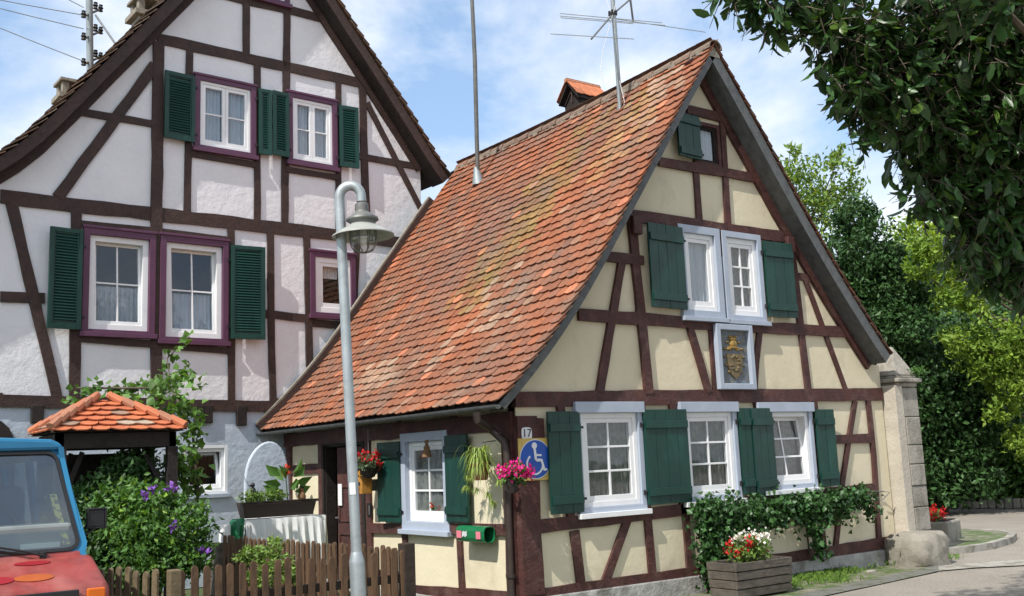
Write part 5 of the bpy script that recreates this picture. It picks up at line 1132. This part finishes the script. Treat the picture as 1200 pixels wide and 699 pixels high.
for sd in (-1, 1):
    P = FN.pt(XC+sd*.52, .76, .01); h_ = MB(); V = []; 
    h_.prism([FN.pt(XC+sd*.52+.10*math.cos(g), .76+.10*math.sin(g), .012) for g in np.linspace(0, 6.283, 24, endpoint=False)], FN.N*.03); h_.build('headlight', mat('headlight_glass', (.6, .62, .62), None, 4, .1), van, bevel=.01)
    MB().fbox(FN, XC+sd*.75-.05, XC+sd*.75+.05, zg-.16, zg+.0, -.0, .02).build('indicator', mat('orange_lens', (.75, .16, .01), None, 4, .25), van, bevel=.008)
    for yy in (7.0, 9.5):
        ty = MB(); cs = [(XC+sd*(HWD-.02), yy, .30)]; pr = [(0, -.09), (.19, -.09), (.28, -.085), (.30, -.06), (.30, .06), (.28, .085), (.19, .09), (0, .09)]
        V = [(XC+sd*(HWD-.06)+z, yy+r*math.cos(g), .30+r*math.sin(g)) for r, z in pr for g in np.linspace(0, 6.283, 24, endpoint=False)]
        ty.add(V, [(i*24+k, i*24+(k+1) % 24, (i+1)*24+(k+1) % 24, (i+1)*24+k) for i in range(7) for k in range(24)]); wh = ty.build('wheel', m_black, van, smooth=True)
        MB().tube([(XC+sd*(HWD+.02), yy, .3), (XC+sd*(HWD+.045), yy, .3)], .16, 18).build('rim', m_galv, wh)
MB().fbox(FN, XC-.86, XC+.86, .38, .50, .02, .10).build('bumper', m_gdark, van, bevel=.02)
mr = Wall((0, 6.95, 0), (1, 0, 0)); m0 = mr.px(105, 617); m1 = mr.px(121, 600); mc = ((m0[0]+m1[0])/2, (m0[1]+m1[1])/2)
mi = MB().ring(mr, mc[0]-.06, mc[0]+.06, mc[1]-.06, mc[1]+.07, .012, -.02, .02); mi.fbox(mr, mc[0]-.05, mc[0]+.05, mc[1]-.05, mc[1]+.06, .0, .012); mo_ = mi.build('mirror', m_black, van, bevel=.008)
MB().tube([mr.pt(mc[0]-.01, mc[1]-.06, 0), mr.pt(mc[0]-.06, mc[1]-.09, .0), (XC+cabx(ZB+.15), 6.95, mc[1]-.09)], .008, 6).build('mirror_arm', m_black, mo_)
# ================================================================== GARDEN SHELTER
ze = 2.10
A_ = on_ground(59, 507, ze); dirU = np.array([1., 0, 0]); B_ = Wall(A_, dirU).px(217, 500); B_ = A_+dirU*B_[0]; dirV = np.array([0, 1., 0]); dp_ = 1.0; C_ = A_+dirV*dp_; D_ = B_+dirV*dp_
ctr = (A_+B_+C_+D_)/4; dz_ = float((ctr-C0) @ (CM @ np.array([0, 0, 1.]))); zap = at_depth(110, 472, dz_)[2]; print('shelter', A_, B_, zap)
sh_ = thing('garden_shelter', (ctr[0], ctr[1], 0), 'small garden shelter with orange hipped tile roof and dark posts', 'shelter')
K1 = ctr-dirU*.12; K2 = ctr+dirU*.02; K1[2] = K2[2] = zap
ov = .0
def slope(a, b, ka, kb, name='roof_tiles'):
    mb = MB(); rows = 6
    for i in range(rows):
        t0 = i/rows; t1 = min(1.06, (i+1.5)/rows); pa, pb = a+(ka-a)*t0, b+(kb-b)*t0; qa, qb = a+(ka-a)*t1, b+(kb-b)*t1; W_ = np.linalg.norm(pb-pa); m = max(1, int(round(W_/.185))); nrm = unit(np.cross(b-a, ka-a)); nrm = nrm if nrm[2] > 0 else -nrm; dn = unit((a+b)/2-(ka+kb)/2)
        for j in range(m):
            s0, s1 = j/m+.004, (j+1)/m-.004; P = [pa+(pb-pa)*(s0+(s1-s0)*w)+dn*(.03*(1-(2*w-1)**2)+random.uniform(-.004, .006)) for w in (0, .25, .5, .75, 1)]+[qa+(qb-qa)*s1, qa+(qb-qa)*s0]
            lift_ = [nrm*.045]*5+[nrm*.004]*2; V = [p+l for p, l in zip(P, lift_)]; n = 7; c = lrp((.56, .17, .07), (.45, .13, .06), random.random())
            if i in (1,) and .1 < s0 < .75 and random.random() < .8: c = (.42, .33, .25)
            elif random.random() < .1: c = (.3, .2, .14)
            mb.add(V+[v-nrm*.014 for v in V], [tuple(range(n)), tuple(range(n, 2*n))[::-1]]+[(k, (k+1) % n, n+(k+1) % n, n+k) for k in range(n)], c)
    return mb
rfm = MB(); lo = np.array([0, 0, -.0]); rfm.add([A_, B_, D_, C_, K1, K2], [(0, 1, 5, 4), (1, 2, 5), (2, 3, 4, 5), (3, 0, 4), (0, 3, 2, 1)]); rs_ = rfm.build('roof', m_dark, sh_)
for a, b, ka, kb in ((A_, B_, K1, K2), (B_, D_, K2, K2), (D_, C_, K2, K1), (C_, A_, K1, K1)): slope(a, b, ka, kb).build('roof_tiles', m_tilen, rs_)
mb = MB()
for a, k_ in ((A_, K1), (B_, K2), (C_, K1), (D_, K2)):
    for i in range(6):
        p, q = a+(k_-a)*i/6, a+(k_-a)*(i+1.15)/6; mb.tube([p+np.array([0, 0, .05]), q+np.array([0, 0, .075])], [.048, .038], 8); mb.c[-16:] = [random.choice([(.42, .15, .08), (.38, .17, .10), (.5, .17, .08)])]*16
mb.build('hip_tiles', m_tilen, rs_)
fr = MB(); h2 = .12
for a, b in ((A_, B_), (B_, D_), (D_, C_), (C_, A_)):
    i_ = unit(ctr-(a+b)/2)*np.array([1, 1, 0])*.07; z = np.array([0, 0, 1.]); e = unit(b-a)*.07; fr.box8([p+i_ for p in (a+e-z*.16, b-e-z*.16)]+[p+i_*2 for p in (b-e-z*.16, a+e-z*.16)]+[p+i_ for p in (a+e-z*.01, b-e-z*.01)]+[p+i_*2 for p in (b-e-z*.01, a+e-z*.01)])
fr.build('ring_beam', m_dark, sh_)
for p in (A_, B_, C_, D_):
    q = p+(ctr-p)*np.array([.17, .17, 0]); MB().box((q[0], q[1], (ze-.16)/2), (.1, .1, ze-.16), math.atan2(dirU[1], dirU[0])).build('post', m_dark, sh_)
    MB().tube([(q[0], q[1], ze-.75), tuple((q+(ctr-q)*np.array([.45, .45, 0]))[:2])+(ze-.2,)], .035, 4).build('brace', m_dark, sh_)
MB().prism([C_+dirU*.1+np.array([0, 0, -.2]), D_-dirU*.1+np.array([0, 0, -.2]), (D_-dirU*.1)*np.array([1, 1, 0]), (C_+dirU*.1)*np.array([1, 1, 0])], dirV*-.05).build('shade_panel', m_dark, sh_)  # dark sheet added for the shade under the shelter roof
# ================================================================== BUSHES
def bush(label, lobes, leaf, m, per, name='bush', cat='bush', yel=0, stems=6, ar=.55, spread=.2, droop=.2, group=None):
    cs = [at_depth(x, y, D) for x, y, r, D in lobes]; rs = [r*D/CF*np.ones(3) for x, y, r, D in lobes]; c = np.mean(cs, axis=0); t = thing(name, (c[0], c[1], 0), label, cat, group)
    C = clumps(cs, rs, [int(per*(r/40)**2) for _, _, r, _ in lobes], spread); C = C[C[:, 2] > .03]; leaves_at('foliage', C, leaf, m, t, droop, ar, yel=yel, var=.45); mb = MB()
    for k in range(stems): q = cs[k % len(cs)]; mb.tube([(c[0]+random.uniform(-.15, .15), c[1]+random.uniform(-.15, .15), 0), (c+q)/2*np.array([1, 1, .8]), q], [.018, .012, .004], 5)
    mb.build('stem', m_bark, t); return t
t = bush('leafy garden bush with a few violet flowers under the shelter', [(190, 597, 30, 9.4), (215, 625, 34, 9.3), (160, 605, 40, 9.5), (175, 645, 42, 9.2), (225, 655, 24, 9.2), (140, 590, 26, 9.6)], .065, m_lfmid, 1700, yel=.12)
hc = np.array([at_depth(*p) for p in ((178, 572, 9.1), (171, 581, 9.1), (201, 571, 9.1), (205, 618, 9.0), (238, 645, 9.1))]); leaves_at('blossom', np.concatenate([h+rng.normal(size=(14, 3))*.018 for h in hc]), .045, m_pet_v, t, -.4, .9, .1)
bush('dark shaded shrub beneath the garden shelter', [(110, 590, 40, 10.3), (110, 640, 45, 9.9), (90, 620, 40, 10.2), (140, 560, 32, 10.5), (165, 555, 30, 10.8), (130, 660, 40, 9.7)], .075, m_lfdark, 1500, name='shrub', cat='shrub')  # dark leaf colour carries the shade of the shelter
bush('low green shrub between the two picket fences', [(305, 650, 16, 9.9), (325, 642, 13, 9.8), (330, 665, 16, 9.5), (285, 655, 13, 10), (310, 675, 20, 9.4), (345, 680, 14, 9.4)], .05, m_lfyel, 2200, name='shrub', cat='shrub')
# vine over the shelter and up the big house wall
vn = thing('grape_vine', H.pt(3.4, 0, .1), 'grape vine spreading over the shelter roof and along the white wall', 'climber'); C = []
def vb(pts, w, n, D):
    P = resample([at_depth(x, y, D) for x, y in pts], .05)
    for _ in range(n): q = P[rng.integers(len(P))]; C.append(q+rng.normal(size=3)*w*np.array([.8, .6, 1]))
vb([(85, 465), (100, 455), (140, 458), (175, 452), (205, 445), (225, 430)], .05, 150, 12.6); vb([(180, 450), (210, 465), (228, 490), (222, 530), (232, 565), (228, 580)], .08, 170, 11.6); vb([(190, 445), (196, 420), (208, 405), (222, 395)], .05, 34, 14.3); vb([(185, 455), (215, 445), (235, 450)], .07, 40, 12.2)
vb([(150, 468), (190, 475), (225, 500)], .10, 90, 11.5); vb([(85, 440), (88, 462)], .05, 20, 14.5); vb([(205, 540), (215, 560)], .09, 120, 11.2)
leaves_at('foliage', np.array(C), .105, leafm('vine_leaf', (.085, .165, .035), (.055, .115, .025), .5, .3), vn, .6, .95, .4); mb = MB()
mb.tube([at_depth(232, 640, 11.6)*np.array([1, 1, 0]), at_depth(232, 570, 11.6), at_depth(225, 500, 11.6), at_depth(200, 455, 12.2), at_depth(90, 455, 12.8)], .016, 6); mb.tube([at_depth(200, 455, 12.2), at_depth(196, 420, 14.3), at_depth(222, 395, 14.3)], .008, 5); mb.build('stem', m_bark, vn)
# ================================================================== COURTYARD
T = Wall((0, 12.1, 0), (1, 0, 0)); a = T.px(288, 614); b = T.px(380, 606); zt_ = (a[1]+b[1])/2+.03; u0, u1 = a[0], b[0]; print('table', u0, u1, zt_)
tb_ = thing('garden_table', ((u0+u1)/2, 12.3, 0), 'plain table hidden under the white cloth behind the side fence', 'table')
MB().fbox(T, u0+.02, u1-.02, zt_-.05, zt_-.008, -.45, -.02).build('tabletop', m_greywood, tb_)
for uu in (u0+.05, u1-.1):
    for oo_ in (-.43, -.08): MB().fbox(T, uu, uu+.05, 0, zt_-.05, oo_, oo_+.05).build('leg', m_greywood, tb_)
cl = MB(); n = 70; V = []; per = []
for i in range(n+1): 
    t_ = i/n; u = u0-.01+(u1-u0+.02)*t_; per.append((u, .015))
for i, (u, o) in enumerate(per):
    f_ = .022*math.sin(i*.9)+.015*math.sin(i*.41+1)+.008*math.sin(i*2.3); V += [T.pt(u, zt_, -.46), T.pt(u, zt_+.004, .0), T.pt(u, zt_-.06, .02+f_*.3), T.pt(u+f_*.2, zt_-.35, .035+f_), T.pt(u+f_*.3, zt_-.72+.03*math.sin(i*.3), .05+f_*1.5)]
cl.add(V, [(5*i+k, 5*i+5+k, 5*i+6+k, 5*i+1+k) for i in range(n) for k in range(4)])
for uu, sg_ in ((u0-.012, -1), (u1+.012, 1)):
    V = []
    for i in range(21): o = .02-.48*i/20; f_ = .02*math.sin(i*1.1); V += [T.pt(uu, zt_, o), T.pt(uu+sg_*(.02+f_), zt_-.35, o), T.pt(uu+sg_*(.03+f_), zt_-.65, o)]
    cl.add(V, [(3*i+k, 3*i+3+k, 3*i+4+k, 3*i+1+k) for i in range(20) for k in range(2)])
rootmesh('tablecloth', cl, mat('white_cloth', (.76, .77, .76), (.68, .70, .70), 4, .85, trans=.15), T.pt(u0, zt_, 0), 'white cloth draped over the courtyard table, folds hanging at the front', 'cloth', smooth=True)
c0u, c1u = T.px(285, 592)[0], T.px(372, 590)[0]; z0_, z1_ = zt_+.02, zt_+.21; trg = thing('plant_trough', T.pt((c0u+c1u)/2, z0_, -.1), 'long brown plant trough standing on the white cloth', 'planter'); mb = MB()
mb.box8([T.pt(c0u+.04, z0_, -.04), T.pt(c1u-.04, z0_, -.04), T.pt(c1u-.04, z0_, -.22), T.pt(c0u+.04, z0_, -.22), T.pt(c0u, z1_, -.01), T.pt(c1u, z1_, -.01), T.pt(c1u, z1_, -.25), T.pt(c0u, z1_, -.25)]); mb.build('box', mat('brown_plastic', (.05, .035, .03), None, 5, .5), trg, bevel=.008); MB().ring(T, c0u-.012, c1u+.012, z1_-.03, z1_+.002, .02, -.03, .004).build('rim', MATS['brown_plastic'], trg)
for uu, w_, ll in ((c0u+.18, .2, 'pale trailing plant at the left of the long trough'), (c0u+.45, .15, 'feathery green plant in the middle of the long trough')):
    P = T.pt(uu, z1_+.05, -.12); t = thing('trough_plant', P, ll, 'plant', 'plants in the long trough'); leaves_at('foliage', in_ball(450, P, (w_, .12, .10), .1), .05, m_lfyel, t, -.2, .5)
P = T.pt(c0u+.62, z1_, -.12); bg_ = thing('broad_leaf_plant', P, 'broad leaved plant with one orange red bloom in the long trough', 'plant')
Cc = []; Dd = []; Ss = []
for k in range(11): 
    a_ = k*2.4; q = P+np.array([math.cos(a_)*.09, math.sin(a_)*.06, .10+.022*k]); Cc.append(q); Dd.append(unit(np.array([math.cos(a_), math.sin(a_)*.5, .7 if k > 5 else .2]))); Ss.append(unit(np.cross(Dd[-1], [math.sin(a_), .9, .3])))
leaf_mesh('foliage', np.array(Cc), np.array(Dd), np.array(Ss), np.full(11, .24), np.full(11, .14), m_lfmid, bg_, np.ones((11, 3))*1.1); MB().tube([P, P+np.array([-.05, -.05, .34])], .007, 5).build('stem', m_stem, bg_)
leaves_at('blossom', P+np.array([-.05, -.05, .36])+rng.normal(size=(40, 3))*.022, .05, m_pet_o, bg_, -.3, .8)
# figurines
bc = T.pt(*T.px(301, 577), -.12); bd = thing('bird_figurine', bc, 'small dark bird figurine perched at the left end of the trough', 'figurine')
mb = MB(); mb.ball(bc, .05, 10, (.7, .7, 1.2)); mb.ball(bc+np.array([-.01, -.01, .085]), .03, 8); mb.add([bc+np.array(p) for p in ((-.035, -.02, .09), (-.09, -.05, .08), (-.035, -.02, .07), (-.03, 0, .08))], [(0, 1, 2), (0, 1, 3), (1, 2, 3)]); mb.add([bc+np.array(p) for p in ((.02, 0, -.02), (.08, .02, -.12), (.05, .04, -.12), (.0, .03, -.03))], [(0, 1, 2, 3)]); mb.tube([bc+np.array([0, 0, -.04]), bc+np.array([0, 0, -.16])], .006, 5); mb.build('body', m_black, bd, smooth=True)
fc2 = T.pt(*T.px(358, 578), -.12); fg = thing('gnome_figurine', fc2, 'little brown garden figurine at the right end of the trough', 'figurine'); MB().lathe(fc2+np.array([0, 0, -.03]), [(0, -.06), (.05, -.06), (.055, -.01), (.035, .04), (.02, .05), (0, .055)], 12).build('body', m_straw, fg, smooth=True); MB().ball(fc2+np.array([0, 0, .045]), .032, 8).build('head', m_terra, fg, smooth=True); MB().lathe(fc2+np.array([0, 0, .06]), [(.034, 0), (.02, .04), (0, .07)], 10).build('hat', m_dark, fg, smooth=True)
# limewashed round headed slab
RW = Wall((0, 14.1, 0), (1, 0, 0)); rp_ = [(288, 640), (287, 560), (291, 540), (300, 525), (313, 516), (323, 517), (333, 527), (338, 545), (340, 575), (340, 640)]; mb = MB(); PP = [RW.px(x, y) for x, y in rp_]; PP = [(p[0], max(p[1], 0.) if i not in (0, 9) else 0.) for i, p in enumerate(PP)]
q = smooth_line(resample(PP, .08), 2); mb.prism([RW.pt(p[0], p[1]) for p in q], -RW.N*.07); rootmesh('garden_wall', mb, m_whiteshade, RW.pt(PP[0][0], 0), 'pale limewashed wall stub with a rounded top behind the plant trough', 'wall', bevel=.02)
# green and white can left of the table
gc = T.pt(*T.px(287, 620), -.1); cn = thing('watering_can', (gc[0]-.05, gc[1], 0), 'green and white can standing left of the covered table', 'can'); zc_ = gc[2]
MB().lathe((gc[0]-.05, gc[1], zc_-.14), [(0, 0), (.10, 0), (.10, .22), (.07, .26), (0, .26)], 14).build('body', m_gpl, cn, smooth=True); MB().lathe((gc[0]-.23, gc[1]-.05, zc_-.14), [(0, 0), (.07, 0), (.07, .2), (0, .2)], 12).build('pot', m_wpaint, cn, smooth=True)
MB().box((gc[0]-.12, gc[1]-.02, (zc_-.14)/2), (.45, .25, zc_-.145)).build('stand', m_greywood, cn); MB().tube([(gc[0]-.05, gc[1]-.1, zc_-.08), (gc[0]-.08, gc[1]-.2, zc_+.06)], .014, 6).build('spout', m_gpl, cn)
# ================================================================== GRASS TUFTS AND STONES ALONG THE PLINTH
gm_ = MB(); m_gr = mat('grass_blade', (.14, .24, .05), (.09, .17, .03), 4, .7, attr=True, trans=.25)
def tuft(x, y, n, h=.07, sp=.12):
    for _ in range(n):
        px_, py__ = x+rng.normal()*sp, y+rng.normal()*sp*.6; a = rng.uniform(0, 6.28); o = np.array([math.cos(a), math.sin(a), 0]); L = h*rng.uniform(.5, 1.4); p = np.array([px_, py__, .0]); k = rng.uniform(.7, 1.3)
        sd = np.array([-o[1], o[0], 0])*.004; gm_.add([p-sd, p+sd, p+o*L*.4+np.array([0, 0, L*.75])+sd*.6, p+o*L*.9+np.array([0, 0, L*.9])], [(0, 1, 2), (0, 2, 3)], (k, k, k*.8))
for px_, py_, n, sp in ((930, 680, 420, .22), (955, 677, 420, .22), (985, 672, 260, .2), (1005, 662, 520, .28), (1030, 660, 520, .25), (1055, 657, 400, .2), (1100, 656, 300, .14), (1075, 660, 200, .2), (905, 690, 260, .25), (1130, 633, 160, .25), (1160, 632, 160, .25), (975, 682, 160, .2), (700, 712, 200, .3)):
    p = on_ground(px_, py_, 0); tuft(p[0], p[1], n, .07, sp)
rootmesh('grass', gm_, m_gr, (9, 8.5, 0), 'short grass and weeds growing along the plinth', 'grass', kind='stuff')
sl_ = [((946, 670), .10, 'pale flat stone in the grass nearest the planter'), ((1000, 660), .09, 'flat stone in the grass left of the boulder'), ((975, 676), .06, 'smallest stone at the edge of the setts'), ((1021, 671), .07, 'flat stone between the setts and the boulder')]
for (x, y), r, lb in sl_: p = on_ground(x, y, 0); rock('stone', (p[0], p[1], .01), (r*1.6, r, r*.35), lb, 'stone', 2, m_stone, seed=int(x), group='stones in the grass')
# ================================================================== LIGHT
SUN = Vector((-.61, -.205, .765)).normalized()
sl = bpy.data.lights.new('sun', 'SUN'); sl.energy = 3.4; sl.angle = math.radians(.55); sl.color = (1, .955, .88)
so = bpy.data.objects.new('sun', sl); COL.objects.link(so); so.rotation_euler = SUN.to_track_quat('Z', 'Y').to_euler(); so.location = SUN*30
wd = bpy.data.worlds.new('World'); SC.world = wd; wd.use_nodes = True; nt = wd.node_tree
bg = nt.nodes['Background']; bg.inputs[1].default_value = .15
sky = nt.nodes.new('ShaderNodeTexSky'); sky.sky_type = 'NISHITA'; sky.sun_disc = False
sky.sun_elevation = math.asin(SUN.z); sky.sun_rotation = math.atan2(SUN.x, SUN.y); sky.air_density = 1.0; sky.dust_density = .8; sky.ozone_density = 1.6
tc = nt.nodes.new('ShaderNodeTexCoord'); mp = nt.nodes.new('ShaderNodeMapping'); mp.inputs['Scale'].default_value = (1, 1, 2.0); mp.inputs['Location'].default_value = CLOUDLOC = (-4.36, 2.582, .364)
nt.links.new(tc.outputs['Generated'], mp.inputs[0])
n1 = noise(nt, mp.outputs[0], 2.1, 9, .58, .25)
fac = ramp(nt, n1, .40, .60)
n2 = noise(nt, mp.outputs[0], 5, 8, .6)
cc = mixc(nt, ramp(nt, n2, .3, .75), (4.2, 4.4, 4.75), (5.6, 5.65, 5.7))
base = mixc(nt, .45, sky.outputs[0], (1.9, 2.8, 4.0))
c = mixc(nt, fac, base, cc)
nt.links.new(c, bg.inputs[0])
SC.view_settings.view_transform = 'Standard'; SC.view_settings.look = 'None'; SC.view_settings.exposure = .66; SC.view_settings.gamma = 1
SC.cycles.max_bounces = 8; SC.cycles.transparent_max_bounces = 16; SC.cycles.caustics_reflective = False; SC.cycles.caustics_refractive = False
SC.cycles.use_denoising = True
